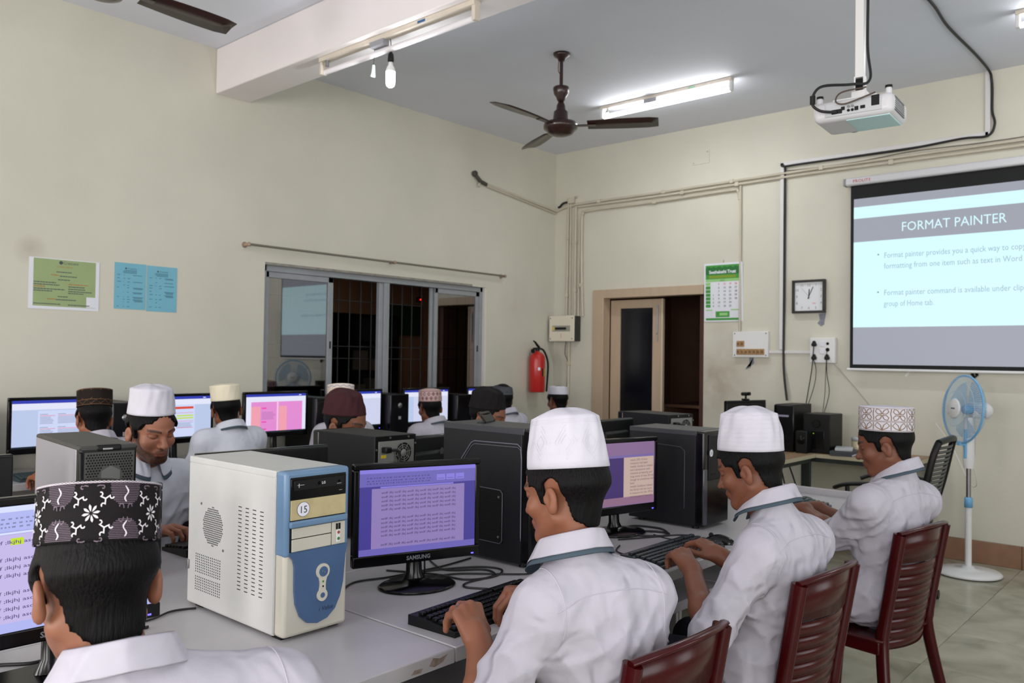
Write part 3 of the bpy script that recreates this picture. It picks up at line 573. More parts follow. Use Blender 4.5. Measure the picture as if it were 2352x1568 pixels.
cable('thin black wire dangling beside the conduit under the fuse box', [(xc, 5.245, 1.63), (xc - .01, 5.25, 1.5), (xc, 5.225, 1.42), (xc, 5.225, 1.2), (xc, 5.245, .9)], .003)
t = thing('junction_box', 'small painted junction box with loose wires near the corner', 'junction box', onwall(5.20, 3.085), RF); part('box', t, lambda b: b.box(m_pipe, (-.04, -.035, -.03), (.04, 0, .03), .006)); part('wire', t, lambda b: b.tube(m_cable, bez([(-.04, -.02, -.01), (-.10, -.03, -.02), (-.15, -.02, -.05), (-.17, -.02, -.05)], 5), .011)); part('spout', t, lambda b: b.tube(m_pipe, [(.03, -.02, .02), (.06, -.02, .04), (.07, -.02, .02)], .008))
yc = YW - .013
conduit('painted conduit sloping down the window wall to the corner', bez([(5.72, yc, 3.105), (6.2, yc, 3.058), (6.80, yc, 3.0)], 4), .013, None)
conduit('thin lower conduit sloping down the window wall', bez([(5.74, yc, 3.085), (6.2, yc, 3.036), (6.80, yc, 2.972)], 4), .010, None)
t = thing('flexible_hose', 'dark flexible hose end with a round cap on the window wall', 'hose', (5.58, YW - .02, 3.16)); part('hose', t, lambda b: b.tube(mat('grey_hose', (70, 66, 62)), bez([(0, 0, 0), (.03, -.01, -.03), (.07, 0, -.045), (.15, .005, -.06)], 5), .018, 10)); part('cap', t, lambda b: b.lathe(MATS['grey_hose'], [(.0, -.012), (.028, -.01), (.028, .012), (0, .014)], 14, T(-.015, 0, .015) @ RX(PI / 2))); part('loop', t, lambda b: b.tube(m_pipe, [(.06, 0, -.06), (.03, -.01, -.075), (.025, 0, -.1), (.05, .0, -.1)], .006))
# white trunking with the black projector cable
m_trunk = mat('white_trunking', (214, 212, 212), rough=0.45)
t = thing('cable_trunking', 'white cable trunking stepping across the front wall and down', 'trunking', (XW, 2.95, 1.55), 0)
for lo, hi in (((-.02, -.028, 0), (0, .004, 1.60)), ((-.02, -1.575, 1.572), (0, .004, 1.605)), ((-.02, -1.585, 1.572), (0, -1.55, 2.05))): part('channel', t, lambda b: b.box(m_trunk, lo, hi, .003))
t = thing('cable_trunking', 'short white trunking from the switch board to the socket board', 'trunking', (XW, 2.675, 1.53), 0); part('channel', t, lambda b: b.box(m_trunk, (-.015, 0, -.012), (0, .37, .012), .003))
cable('thick black projector cable draped along the ceiling and white trunking', [(3.66, 1.21, 3.57), (4.4, 1.40, 3.585), (5.23, 1.367, 3.588), (5.71, 1.385, 3.588), (6.35, 1.365, 3.588), (6.74, 1.362, 3.583), (6.79, 1.356, 3.54), (XW - .020, 1.352, 3.45), (XW - .018, 1.352, 3.3), (XW - .024, 1.335, 3.2), (XW - .024, 1.38, 3.122), (XW - .024, 1.55, 3.128), (XW - .018, 1.9, 3.112), (XW - .018, 2.25, 3.112), (XW - .026, 2.885, 3.114), (XW - .022, 2.908, 3.08), (XW - .016, 2.911, 2.6), (XW - .016, 2.911, 2.0), (XW - .016, 2.914, 1.56), (XW - .022, 2.905, 1.34), (XW - .03, 2.875, 1.12)], .009, m_cable, 6, 8)
cable('thin grey cord hanging beside the black cable above the case', [(XW - .012, 2.92, 1.5), (XW - .012, 2.88, 1.3), (XW - .02, 2.85, 1.12)], .003, MATS['grey_cord'])
o = part('hatch_cover', None, lambda b: (b.box(m_wall, (-.088, -.006, -.06), (.088, .001, .06), .002), b.cyl(m_dark, (-.07, -.008, -.045), (-.07, -.005, -.045), .004, None, 8), b.cyl(m_dark, (.07, -.008, .045), (.07, -.005, .045), .004, None, 8)), label='flush painted cover plate high on the front wall', cat='cover plate'); o.location = onwall(3.722, 3.315); o.rotation_euler = (0, 0, RF)
# ------------------------------------------------------------------ window wall: posters and extinguisher
def poster(label, x0, x1, z0, z1, m, fn, name='poster', skew=0.0):
    t = thing(name, label, 'poster', ((x0 + x1) / 2, YW, (z0 + z1) / 2)); W_, H_ = (x1 - x0) / 2, (z1 - z0) / 2
    part('sheet', t, lambda b: b.box(m, (-W_, -.003, -H_), (W_, -.001, H_)))
    part('print', t, lambda b: fn(b, W_, H_), kind='stuff'); return t
m_green = mat('green_poster_paper', (154, 172, 122), rough=0.6, var=0.06, vscale=12); m_blue = mat('blue_paper', (118, 182, 202), rough=0.7, var=0.04, vscale=10)
m_ink = mat('navy_ink', (62, 74, 80)); m_inko = mat('orange_ink', (176, 110, 50)); m_inkb = mat('dark_blue_ink', (40, 84, 110))
def pr_green(b, W_, H_):
    b.rect(m_green, -W_ + .024, -H_ + .018, W_ - .022, H_ - .004, -.0034)
    b.disc(m_ink, -.025, -.0038, H_ - .022, .011, 14, 0); b.text(m_ink, 'Crescent', -.012, H_ - .03, .024, -.0038)
    b.text(m_inko, 'DIGITAL LIBRARY', 0, H_ - .052, .012, -.0038, 'CENTER')
    rng = random.Random(3)
    for z, x0, x1, m_ in ((.075, -.05, .04, m_ink), (.055, -.08, -.035, m_inko), (.050, -.03, .07, m_ink), (.028, -.04, .03, m_ink), (.008, -.175, -.05, m_ink), (-.006, -.175, -.03, m_ink), (-.018, -.175, -.11, m_inko), (-.032, -.175, 0, m_ink), (-.044, -.175, -.07, m_ink), (.003, .02, .14, m_inko), (-.012, .02, .12, m_ink), (-.026, .02, .12, m_ink), (-.040, .02, .16, m_ink), (-.052, .02, .11, m_ink), (-.075, -.04, .02, m_ink), (-.092, -.10, -.05, m_inko), (-.094, -.05, .07, m_ink), (-.122, -.175, -.02, m_ink), (-.124, .02, .15, m_ink)):
        x = x0
        while x < x1 - .004: w_ = min(x1 - x, rng.uniform(.006, .02)); b.rect(m_, x, z - .0026, x + w_ * .86, z + .0026, -.0038); x += w_
    b.rect(m_paper, W_ - .075, -H_ + .02, W_ - .022, -H_ + .085, -.0038)
def pr_blue(seed):
    def f(b, W_, H_):
        rng = random.Random(seed); b.disc(m_ink, -.03, -.0036, H_ - .035, .006, 10, 0); b.text(m_inkb, 'Crescent', -.02, H_ - .04, .016, -.0036)
        for z in (.10, .092, .084): b.rect(m_inkb, -.04 - rng.random() * .01, z, .04, z + .003, -.0036)
        z = .07
        while z > -H_ + .015:
            for x0, x1 in ((-.085, -.06), (-.045, -.03), (-.02, .0), (.015, .085)):
                if rng.random() < .75:
                    n = rng.choice((1, 2, 2, 3)) if x0 > 0 else 1
                    for k in range(n): b.rect(m_inkb, x0 + .006 * k, z - .006 * k, x1 - rng.random() * .012, z - .006 * k + .0028, -.0036)
            z -= rng.choice((.016, .022, .03))
    return f
poster('green notice poster with white border taped to the wall', 1.782, 2.187, 1.703, 2.012, m_paper, pr_green)
poster('pale blue typed sheet beside the green notice poster', 2.281, 2.485, 1.728, 2.027, m_blue, pr_blue(1))
poster('pale blue typed sheet on the side of the window', 2.492, 2.696, 1.722, 2.024, m_blue, pr_blue(2))
t = thing('fire_extinguisher', 'red fire extinguisher hanging on the wall near the corner', 'fire extinguisher', (6.44, YW - .09, 1.105))
m_red = mat('red_enamel', (186, 36, 32), rough=0.28, spec=0.5)
part('cylinder', t, lambda b: b.lathe(m_red, [(.0, 0), (.074, 0), (.08, .012), (.08, .33), (.074, .365), (.05, .392), (.022, .405), (.02, .42)], 28))
part('valve', t, lambda b: (b.cyl(m_black, (0, 0, .415), (0, 0, .45), .022, None, 12), b.box(m_black, (-.06, -.014, .43), (.03, .014, .448), .005)))
part('lever', t, lambda b: b.tube(m_black, [(.03, 0, .45), (0, 0, .47), (-.04, 0, .505), (-.065, 0, .515)], (.012, .013, .010, .007), 8))
part('gauge', t, lambda b: b.cyl(m_black, (-.07, -.01, .415), (-.07, .01, .415), .022, None, 14))
part('hose', t, lambda b: b.tube(m_black, bez([(.02, 0, .44), (.10, 0, .42), (.17, .0, .30), (.19, .02, .12), (.19, .03, 0.0)], 7), .010, 10))
part('bracket', t, lambda b: b.box(m_metal, (-.02, .06, .30), (.02, .089, .40), .004))
def extl(b):
    for a0, a1, z0, z1, m_ in ((-1.80, -1.50, .16, .24, mat('black_label', (30, 28, 24))), (-1.50, -.98, .16, .24, mat('amber_label', (206, 140, 40))), (-2.35, -2.05, .22, .25, m_paper)):
        n = 6; V = []
        for i in range(n + 1):
            a = a0 + (a1 - a0) * i / n; V += [(.0806 * math.cos(a), .0806 * math.sin(a), z0), (.0806 * math.cos(a), .0806 * math.sin(a), z1)]
        b.raw(m_, V, [(2 * i, 2 * i + 2, 2 * i + 3, 2 * i + 1) for i in range(n)], None, True)
part('label', t, extl)
# ------------------------------------------------------------------ desks
DZ0 = .75
def desk(label, x0, x1, y0, y1, group, face=-1, drawer=True, th=.035, m=m_desk):
    """open white computer desk; face = -1 when the sitter is on the low-y side"""
    t = thing('computer_desk', label, 'desk', ((x0 + x1) / 2, (y0 + y1) / 2, 0), 0, group); W_, D_ = (x1 - x0) / 2, (y1 - y0) / 2
    part('desk_top', t, lambda b: (b.box(m, (-W_ + .001, -D_, DZ0 - th), (W_ - .001, D_, DZ0), .003)))
    part('edge_band', t, lambda b: b.box(m_deskedge, (-W_ + .001, face * D_ - .0015, DZ0 - th), (W_ - .001, face * D_ + .0015, DZ0 - .002)))
    for s in (-1, 1): part('side_panel', t, lambda b: b.box(m_deskedge, (s * W_ - (.02 if s > 0 else -.001), -D_ + (.24 if face < 0 else .01), .001), (s * W_ - (.001 if s > 0 else -.02), D_ - (.24 if face > 0 else .01), DZ0 - th)))
    part('shelf', t, lambda b: b.box(m_deskedge, (-W_ + .02, min(face * (D_ - .06), face * .0), .565), (W_ - .02, max(face * (D_ - .06), face * .0), .60), .002))
    part('back_panel', t, lambda b: b.box(m_deskedge, (-W_ + .02, -face * (D_ - .03) - .009, .25), (W_ - .02, -face * (D_ - .03) + .009, DZ0 - th)))
    return t
yA, yB, yC = (1.42, 2.155), (2.16, 2.90), (4.80, 5.405)
names = ('beside the black embroidered cap', 'before the student with the silver ring', 'before the student in the bronze patterned cap')
for k, (a, c) in enumerate(((-.06, 1.418), (1.422, 2.90), (2.904, 4.35))):
    desk('white computer desk ' + names[k], a, c, *yA, 'white computer desks', -1)
names = ('before the bearded man', 'before the man in the maroon cap', 'carrying the far tower near the door')
for k, (a, c) in enumerate(((-.06, 1.418), (1.422, 2.90), (2.904, 4.35))):
    desk('white computer desk ' + names[k], a, c, *yB, 'white computer desks', 1)
names = ('under the green poster', 'under the start of the curtain rod', 'under the barred window', 'near the fire extinguisher')
for k in range(4): desk('white computer desk along the window wall ' + names[k], .55 + k * 1.42, .55 + (k + 1) * 1.42 - .004, *yC, 'white computer desks', -1)
part('desk_lip', None, lambda b: b.box(m_desk, (4.352, 1.42, .70), (4.372, 2.155, .785), .004), label='raised white edging board closing the end of the desk row', cat='edging board')
part('scuff', bpy.data.objects['computer_desk'], lambda b: (b.prism(mat('brown_scuff', (138, 122, 112), rough=0.8, var=0.4, vscale=60), [(.655, .728), (.672, .722), (.70, .727), (.715, .742), (.69, .738), (.668, .744)], -.3695, -.367), b.prism(MATS['brown_scuff'], [(.60, .722), (.63, .720), (.635, .729), (.61, .731)], -.3695, -.367)))
# ------------------------------------------------------------------ monitors
def monitor(label, loc, rz, w=.41, h=.305, zb=.075, screen=None, back=False, logo=None, base='round', tilt=0.0, group=None, led=True, bz=.018, bb=.034):
    t = thing('monitor', label, 'monitor', loc, rz, group); M = T(0, 0, zb) @ RX(tilt)
    def bez_(b):
        y0, y1 = -.012, .012
        for lo, hi in (((-w / 2, y0, 0), (w / 2, y1, bb)), ((-w / 2, y0, h - bz), (w / 2, y1, h)), ((-w / 2, y0, bb), (-w / 2 + bz, y1, h - bz)), ((w / 2 - bz, y0, bb), (w / 2, y1, h - bz))): b.box(m_gloss, lo, hi, .004, 2, M)
    part('bezel', t, bez_)
    def bk(b):
        b.box(m_black, (-w / 2 + .003, .006, .003), (w / 2 - .003, .024, h - .003), .006, 2, M); b.box(m_black, (-w * .3, .02, h * .18), (w * .3, .05, h * .8), .018, 2, M)
        if back:
            for i in range(14): b.box(m_black, (-w * .42, .0235, h * .80 + i * .0035), (w * .42, .0255, h * .80 + i * .0035 + .0016), 0, 2, M)
    part('back_shell', t, bk)
    def scr(b):
        b.M = M @ T(0, -.0105, bb); (screen or (lambda b, w, h: b.rect(m_gloss, -w / 2, 0, w / 2, h)))(b, w - 2 * bz, h - bz - bb)
    part('screen', t, scr)
    part('neck', t, lambda b: b.tube(m_gloss, [(0, .02, .012), (0, .022, .04), (0, .026, zb + .03), (0, .028, zb + h * .3)], (.040, .026, .024, .028), 14, True, None, True, .62, (0, 1, 0)))
    if base == 'round': part('base', t, lambda b: b.lathe(m_gloss, [(0, 0), (.118, 0), (.122, .005), (.115, .010), (.05, .016), (.035, .022), (0, .024)], 36, T(0, -.005, 0), True, 1.0, .78))
    else: part('base', t, lambda b: b.box(m_gloss, (-.115, -.10, 0), (.115, .09, .012), .005))
    if led: part('power_light', t, lambda b: b.box(m_led, (w / 2 - .03, -.0135, .008), (w / 2 - .022, -.0115, .012), 0, 2, M))
    if logo: part('lettering', t, lambda b: b.text(mat('grey_print', (104, 106, 112)), logo, 0, .010, .017, -.0125, 'CENTER', M, bold=.0005))
    return t
def word_screen(page, ribbon, margin, ink, line, nl, x0f=.18, x1f=.88, dark=None, hl=None, size=None, gaps=()):
    P_ = emis('page%d%d%d' % page, page); Rb = emis('ribbon%d%d%d' % ribbon, ribbon); Mg = emis('margin%d%d%d' % margin, margin); Ik = emis('ink%d%d%d' % ink, ink); Rl = emis('ruler%d%d%d' % ribbon, tuple(min(255, int(v * 1.18 + 8)) for v in ribbon))
    Rd = emis('icon%d%d%d' % ribbon, tuple(int(v * .74) for v in ribbon)); Ya = emis('icon_amber', (200, 160, 90))
    def f(b, w, h):
        b.rect(Mg, -w / 2, 0, w / 2, h); b.rect(Rb, -w / 2, h * .80, w / 2, h, -.0002); b.rect(Rl, -w / 2, h * .955, w / 2, h, -.0003); b.rect(Rb, -w / 2, .0, w / 2, h * .075, -.0004)
        b.rect(P_, -w * .40, h * .045, w * .40, h * .775, -.0002); b.rect(Rl, -w * .33, h * .778, w * .30, h * .795, -.0004)
        rng = random.Random(nl)
        for zr in (.90, .865, .835):
            x = -w * .44
            while x < w * .1:
                ww = rng.uniform(.006, .016); b.rect(Ya if rng.random() < .08 else Rd, x, h * zr - .0016, x + ww * .5, h * zr + .0016, -.0004); x += ww
        for i in range(3): b.rect(Rl, w * (.15 + .085 * i), h * .835, w * (.225 + .085 * i), h * .905, -.0004); b.rect(Rd, w * (.16 + .085 * i), h * .852, w * (.215 + .085 * i), h * .857, -.0006)
        z = h * .75; st = (h * (.74 if page[0] < 180 else .70)) / (nl + len(gaps) * 1.0)
        k = 0
        for i in range(nl):
            if i in gaps: z -= st * 1.15
            if z - st < h * .06: break
            b.text(Ik, line, -w * (.5 - x0f), z - st * .75, st * (.72 if page[0] < 180 else .62), -.0005, fit=w * (x1f - x0f), bold=.0001); z -= st
        if hl: b.rect(emis('highlight', (196, 226, 30)), *hl, -.0004)
    return f
monitor('Samsung monitor glowing violet with typed lines beside tower 15', (1.715, 1.885, DZ0), math.radians(-19.5), .415, .305, .075, word_screen((140, 122, 180), (106, 98, 178), (66, 58, 142), (74, 62, 104), 'asdf ;lkj asdf ;lkj asdf ;lkj asdf ;lkj asdf ;lkj asdf ;lkj', 13, .18, .82, gaps=(5, 10)), logo='SAMSUNG')
monitor('Samsung monitor with pale lilac typed page before the black embroidered cap', (.70, 1.90, DZ0), math.radians(-2), .43, .31, .088, word_screen((196, 184, 232), (176, 182, 240), (150, 150, 220), (92, 84, 128), 'asdfgf ;lkjhj asdfgf ;lkjhj asdfgf ;lkjhj asdfgf ;lkjhj', 9, .12, .88, gaps=(1, 4), hl=(-.098, .178, -.074, .192)), logo='SAMSUNG', base='flat')
def scr3(b, w, h):
    b.rect(emis('mauve', (132, 104, 142)), -w / 2, 0, w / 2, h); b.rect(emis('peach_page', (190, 166, 156)), .02, h * .13, w / 2 - .004, h * .76, -.0003); b.rect(emis('violet_strip', (64, 46, 104)), -w / 2, h * .13, .02, h * .76, -.0002); b.rect(emis('ribbon3', (116, 100, 160)), -w / 2, h * .76, w / 2, h * .80, -.0003); b.rect(emis('pink_bar', (140, 104, 130)), -w / 2, h * .02, w / 2, h * .13, -.0003)
    for i in range(12): b.text(emis('ink3', (96, 78, 84)), ('nearly 50% of time', 'measures had been', 'weekly Guidance related', 'and maintenance with', 'immense prosperity and', 'long terms of time 30 min', 'though he sometimes had', 'been', 'weekly Guidance related', 'the family had not more', 'in measure for the 1970s', 'and was geared towards')[i], .055, h * .70 - i * .0135, .0125, -.0005)
monitor('monitor with a peach and violet page behind the silver-ring student', (2.80, 1.885, DZ0), math.radians(-14), .415, .305, .075, scr3)
# the far side of the island: monitors seen from behind
monitor('black monitor back turned to tower 15, before the bearded man', (1.53, 2.44, DZ0), PI + math.radians(-4), .47, .30, .085, back=True, led=False)
m_acer = monitor('black monitor with Acer lettering on its back beside the tower with the fan grille', (2.36, 2.55, DZ0), PI + math.radians(3), .41, .29, .08, back=False, led=False)
part('back_lettering', m_acer, lambda b: b.text(mat('dark_grey_print', (58, 60, 64)), 'acer', 0, .296, .052, .0, 'CENTER', T(-.072, .0525, 0) @ RZ(PI), bold=.0015, shear=.2, spacing=.95))
monitor('black monitor back at the start of the far desk row', (.60, 2.60, DZ0), PI, .45, .30, .108, led=False)
monitor('black monitor back with ribbed vents near the doorway tower', (3.66, 2.52, DZ0), PI + math.radians(2), .41, .30, .08, back=True, led=False)
monitor('black monitor back behind the white cap of the leaning student', (4.12, 2.12, DZ0), PI, .3, .26, .075, led=False)
# window row
def doc_screen(kind):
    Bl = emis('word_blue', (44, 58, 176)); Rw = emis('word_ribbon', (226, 228, 248)); Pg = emis('word_page', (204, 214, 246)); Bk = emis('word_back', (186, 200, 232)); Ln = emis('word_line', (150, 160, 190)); Rd = emis('word_red', (226, 130, 150))
    def f(b, w, h):
        b.rect(Bk if kind != 2 else Rw, -w / 2, 0, w / 2, h); b.rect(Bl, -w / 2, h * .935, w / 2, h, -.0003); b.rect(Rw, -w / 2, h * .80, w / 2, h * .935, -.0003); b.rect(emis('taskbar', (20, 40, 50)), -w / 2, 0, w / 2, h * .03, -.0004)
        b.rect(Rw, -w * .46, h * .90, -w * .40, h * .925, -.0005); b.rect(Rw, w * .38, h * .955, w * .42, h * .975, -.0005)
        rng = random.Random(kind)
        if kind == 0:
            b.rect(Pg, -w * .22, .03 * h, w * .48, h * .78, -.0002)
            for x0, x1 in ((-.20, -.03), (.0, .34)):
                for zz in (.66, .38):
                    b.rect(Ln, w * x0, h * (zz + .03), w * (x0 + .09), h * (zz + .045), -.0004); b.rect(Rd, w * x0, h * zz, w * x1, h * (zz + .012), -.0004)
                    for k in range(6): b.rect(Ln, w * x0, h * (zz - .03 - .027 * k), w * (x1 - rng.random() * .06), h * (zz - .018 - .027 * k), -.0004)
        elif kind == 1:
            b.rect(Pg, -w * .26, .03 * h, w * .26, h * .80, -.0002); b.rect(emis('orange_red', (216, 72, 48)), -w * .05, h * .70, w * .24, h * .755, -.0004)
            for zz in (.60, .40, .24): b.rect(Rd, w * .0, h * zz, w * .24, h * (zz + .01), -.0004)
            for zz in (.52, .46): b.rect(emis('lime', (196, 224, 84)), w * .0, h * zz, w * .24, h * (zz + .035), -.0004)
            for k in range(6): b.rect(Ln, 0, h * (.36 - k * .022), w * (.24 - rng.random() * .05), h * (.37 - k * .022), -.0004)
        elif kind == 2:
            b.rect(emis('pink', (226, 140, 210)), -w * .42, .02 * h, w * .44, h * .82, -.0002); b.rect(emis('salmon', (240, 160, 176)), -w * .42, h * .02, -w * .27, h * .68, -.0003); b.rect(emis('salmon', (240, 160, 176)), w * .04, h * .02, w * .17, h * .68, -.0003); b.rect(emis('pale_pink', (244, 190, 226)), w * .0, h * .02, w * .03, h * .82, -.0003)
            for zz in (.62, .26, .07): b.rect(emis('magenta', (236, 60, 170)), -w * .25, h * zz, -w * .17, h * (zz + .03), -.0004)
            for k in range(7): b.rect(emis('mauve_line', (186, 120, 180)), -w * .25, h * (.52 - k * .03), -w * (.02 + rng.random() * .04), h * (.535 - k * .03), -.0004)
        else:
            b.rect(emis('word_page2', (206, 210, 236)), -w * .3, .03 * h, w * .5, h * .80, -.0002)
            for k in range(5): b.rect(emis('pale_line', (190, 198, 226)), -w * .2, h * (.70 - k * .05), w * .1, h * (.71 - k * .05), -.0004)
    return f
capn = ('copper-stitched brown cap', 'ivory cap', 'blue wave cap', 'blue wave cap', 'rose diamond cap', 'slate cap')
for k, (xc_, kind, lab) in enumerate(((1.83, 0, 'monitor with a two-column page behind the copper-stitched brown cap'), (2.53, 1, 'monitor with an orange banner page behind the ivory cap'), (3.255, 2, 'monitor filled with a pink page in the window row'), (3.95, 3, 'monitor with an empty page behind the blue wave cap'), (4.675, 4, 'monitor with a blank page behind the rose diamond cap'), (5.405, 5, 'monitor with a blank page behind the slate cap'))):
    monitor(lab, (xc_, 5.06, DZ0), math.radians((1, 2, 0, 1, -1, 0)[k]), .51, .315, .125, doc_screen(kind), led=(k == 3), group=None)
# ------------------------------------------------------------------ computer towers
def tower_plain(label, x0, x1, y0, y1, h, rz=0.0, m=m_case, style='side', front=-1, mtop=None):
    t = thing('computer_tower', label, 'computer tower', ((x0 + x1) / 2, (y0 + y1) / 2, DZ0), rz); W_, D_ = (x1 - x0) / 2, (y1 - y0) / 2
    fy = front * D_
    part('case', t, lambda b: b.box(m, (-W_, -D_ + (.04 if front < 0 else 0), .012), (W_, D_ - (.04 if front > 0 else 0), h), .003))
    part('front_bezel', t, lambda b: b.box(m_gloss if style != 'silver' else m_black, (-W_, min(fy, fy - front * .042), .012), (W_, max(fy, fy - front * .042), h), .008, 3))
    for sx in (-1, 1):
        for sy in (-1, 1): part('foot', t, lambda b: b.cyl(m_black, (sx * (W_ - .025), sy * (D_ - .05), 0), (sx * (W_ - .025), sy * (D_ - .05), .013), .014, None, 12))
    return t, W_, D_
GRILLE = mat('pale_grey_steel', (128, 128, 124), rough=0.45, metal=0.2)
def psu(t, W_, D_, h, y):   # rear panel on the -y side: power supply with fan grille, plug and screws
    part('rear_panel', t, lambda b: (b.box(m_black, (-W_ + .001, y - .003, .014), (W_ - .001, y + .002, h - .001)), b.box(GRILLE, (-W_ + .014, y - .006, h - .115), (W_ - .012, y - .002, h - .020), .001)))
    cx, cz, R_ = .034, h - .068, .041
    def grille(b):
        b.disc(m_dark, cx, y - .0065, cz, R_, 28, 0); b.lathe(GRILLE, [(0, 0), (.014, 0), (.014, .002), (0, .002)], 20, T(cx, y - .0075, cz) @ RX(PI / 2))
        for r in (.022, .030, .040): b.tube(GRILLE, [(cx + r * math.cos(a * PI / 16), y - .008, cz + r * math.sin(a * PI / 16)) for a in range(33)], .0012, 5)
        for k in range(8): a = k * PI / 4 + .2; b.cyl(GRILLE, (cx + .012 * math.cos(a), y - .008, cz + .012 * math.sin(a)), (cx + R_ * math.cos(a), y - .008, cz + R_ * math.sin(a)), .0012, None, 5)
    part('fan_grille', t, grille)
    part('power_plug', t, lambda b: (b.box(m_black, (-W_ + .026, y - .035, h - .062), (-W_ + .055, y - .006, h - .040), .004), b.tube(m_cable, bez([(-W_ + .055, y - .03, h - .052), (-W_ + .08, y - .035, h - .054), (-W_ + .092, y - .035, h - .08), (-W_ + .082, y - .03, h - .14), (-W_ + .07, y - .02, .03)], 6), .0055, 8)))
    part('warning_label', t, lambda b: b.box(mat('yellow_sticker', (206, 180, 40)), (-W_ + .026, y - .0068, h - .082), (-W_ + .050, y - .0058, h - .070)))
    for x, z in ((-W_ + .006, h - .05), (-.03, h - .008), (.06, h - .008), (W_ - .005, h - .035)): part('screw', t, lambda b: b.cyl(m_metal, (x, y - .007, z), (x, y - .002, z), .004, None, 8))
# white and blue tower number 15
t = thing('computer_tower', 'white computer tower with blue front and a round sticker reading 15', 'computer tower', (1.245, 1.9725, DZ0)); W_, D_, h = .095, .2375, .412
m_beigew = mat('aged_white_steel', (192, 193, 190), rough=0.45, var=0.06, vscale=9); m_blue15 = mat('steel_blue_plastic', (104, 136, 168), rough=0.34, var=0.12, vscale=7); m_blue15d = mat('steel_blue_panel', (70, 98, 136), rough=0.36, var=0.10, vscale=9); m_ivp = mat('ivory_plastic', (200, 196, 182), rough=0.42, var=0.05, vscale=10)
part('case', t, lambda b: (b.box(m_beigew, (-W_, -D_ + .046, .008), (W_, D_, h - .014), .002), b.box(m_beigew, (-W_ - .0008, -D_ + .046, h - .018), (W_ + .0008, D_ + .001, h), .003)))
part('side_panel', t, lambda b: b.box(m_beigew, (-W_ - .0015, -D_ + .048, .012), (-W_ + .002, D_ - .002, h - .019), .001))
part('front_frame', t, lambda b: b.box(m_ivp, (-W_, -D_ + .004, .008), (W_, -D_ + .046, .24), .010, 3))
fb = part('front_bezel', t, lambda b: (b.box(m_blue15, (-W_ - .001, -D_ + .002, .203), (W_ + .001, -D_ + .046, h + .001), .009, 3)))
U = [(-.083, .215)] + [(x - .095, z) for x, z in ((.012, .208), (.022, .197), (.026, .18), (.027, .12), (.031, .088), (.044, .056), (.064, .037), (.094, .030), (.124, .037), (.148, .056), (.163, .085), (.172, .12), (.178, .19), (.184, .215))]
part('front_panel', t, lambda b: b.prism(m_blue15d, U, -D_ - .003, -D_ + .02))
yf = -D_ + .002
part('drive_recess', t, lambda b: b.box(m_dark, (-.083, yf - .0004, h - .196), (.083, yf + .003, h - .014)))
dr = part('optical_drive', t, lambda b: (b.box(m_gloss, (-.082, yf - .003, h - .067), (.082, yf + .002, h - .017), .001), b.box(m_black, (-.074, yf - .0045, h - .046), (.076, yf - .002, h - .022), .001)))
part('drive_lettering', dr, lambda b: (b.text(mat('silver_print', (200, 200, 200)), 'LG', .006, h - .036, .009, yf - .0048, bold=.0003), b.lathe(MATS['silver_print'], [(.002, 0), (.0045, 0)], 14, T(-.002, yf - .0048, h - .033) @ RX(PI / 2)), b.rect(MATS['silver_print'], .052, h - .040, .066, h - .0392, yf - .0048), b.lathe(MATS['silver_print'], [(.001, 0), (.0035, 0)], 12, T(.059, yf - .0048, h - .034) @ RX(PI / 2)), b.rect(MATS['silver_print'], -.066, h - .0335, -.046, h - .0325, yf - .0048), b.rect(MATS['silver_print'], -.062, h - .039, -.060, h - .029, yf - .0048), b.rect(MATS['silver_print'], .06, h - .0575, .07, h - .0568, yf - .0035)), kind='stuff')
part('bay_cover', t, lambda b: b.box(mat('yellowed_plastic', (190, 176, 132), rough=0.45, var=0.18, vscale=30), (-.082, yf - .0035, h - .118), (.082, yf + .002, h - .069), .001))
st = part('number_sticker', t, lambda b: (b.disc(m_ink, -.047, yf - .0040, h - .093, .0185, 32, 0), b.disc(mat('sticker_white', (226, 226, 236)), -.047, yf - .0042, h - .093, .0174, 32, 0), b.text(m_ink, '15', -.047, h - .1018, .0245, yf - .0046, 'CENTER', bold=.0001)))
part('divider_bar', t, lambda b: b.box(m_blue15, (-.086, yf - .010, h - .136), (.086, yf + .002, h - .120), .004, 3))
for z0, z1 in ((h - .163, h - .138), (h - .195, h - .165)): part('bay_cover', t, lambda b: b.box(m_ivp, (-.077, yf - .0025, z0), (.039, yf + .002, z1), .001))
pp = part('port_panel', t, lambda b: (b.box(m_ivp, (.041, yf - .0025, h - .195), (.082, yf + .002, h - .138), .001), b.box(m_white, (.055, yf - .004, h - .190), (.066, yf - .002, h - .158), .005)))
part('port', pp, lambda b: (b.box(m_black, (.053, yf - .0045, h - .157), (.058, yf - .002, h - .142)), b.box(m_black, (.061, yf - .0045, h - .157), (.066, yf - .002, h - .142)), b.cyl(mat('pink_jack', (150, 70, 70)), (.0605, yf - .005, h - .165), (.0605, yf - .003, h - .165), .004, None, 12), b.cyl(mat('green_jack', (60, 120, 60)), (.0605, yf - .005, h - .181), (.0605, yf - .003, h - .181), .004, None, 12)))
def keyhole(b):
    cx = .012; pts = []
    for i in range(33):
        a = -PI / 2 - .55 + (2 * PI - 2.04 + 2 * .55 - .06) * 0 ; 
    top = arc(cx, .157, .0195, -PI * .30, PI * 1.30, 22); bot = arc(cx - .001, .098, .0150, PI * .72, PI * 2.28, 18)
    poly = top + [(cx - .0085, .130)] + [(cx - .0085, .120)] + bot + [(cx + .0078, .120), (cx + .0085, .130)]
    b.prism(m_ivp, poly, -D_ - .0075, -D_ - .002)
kh = part('button_plate', t, keyhole)
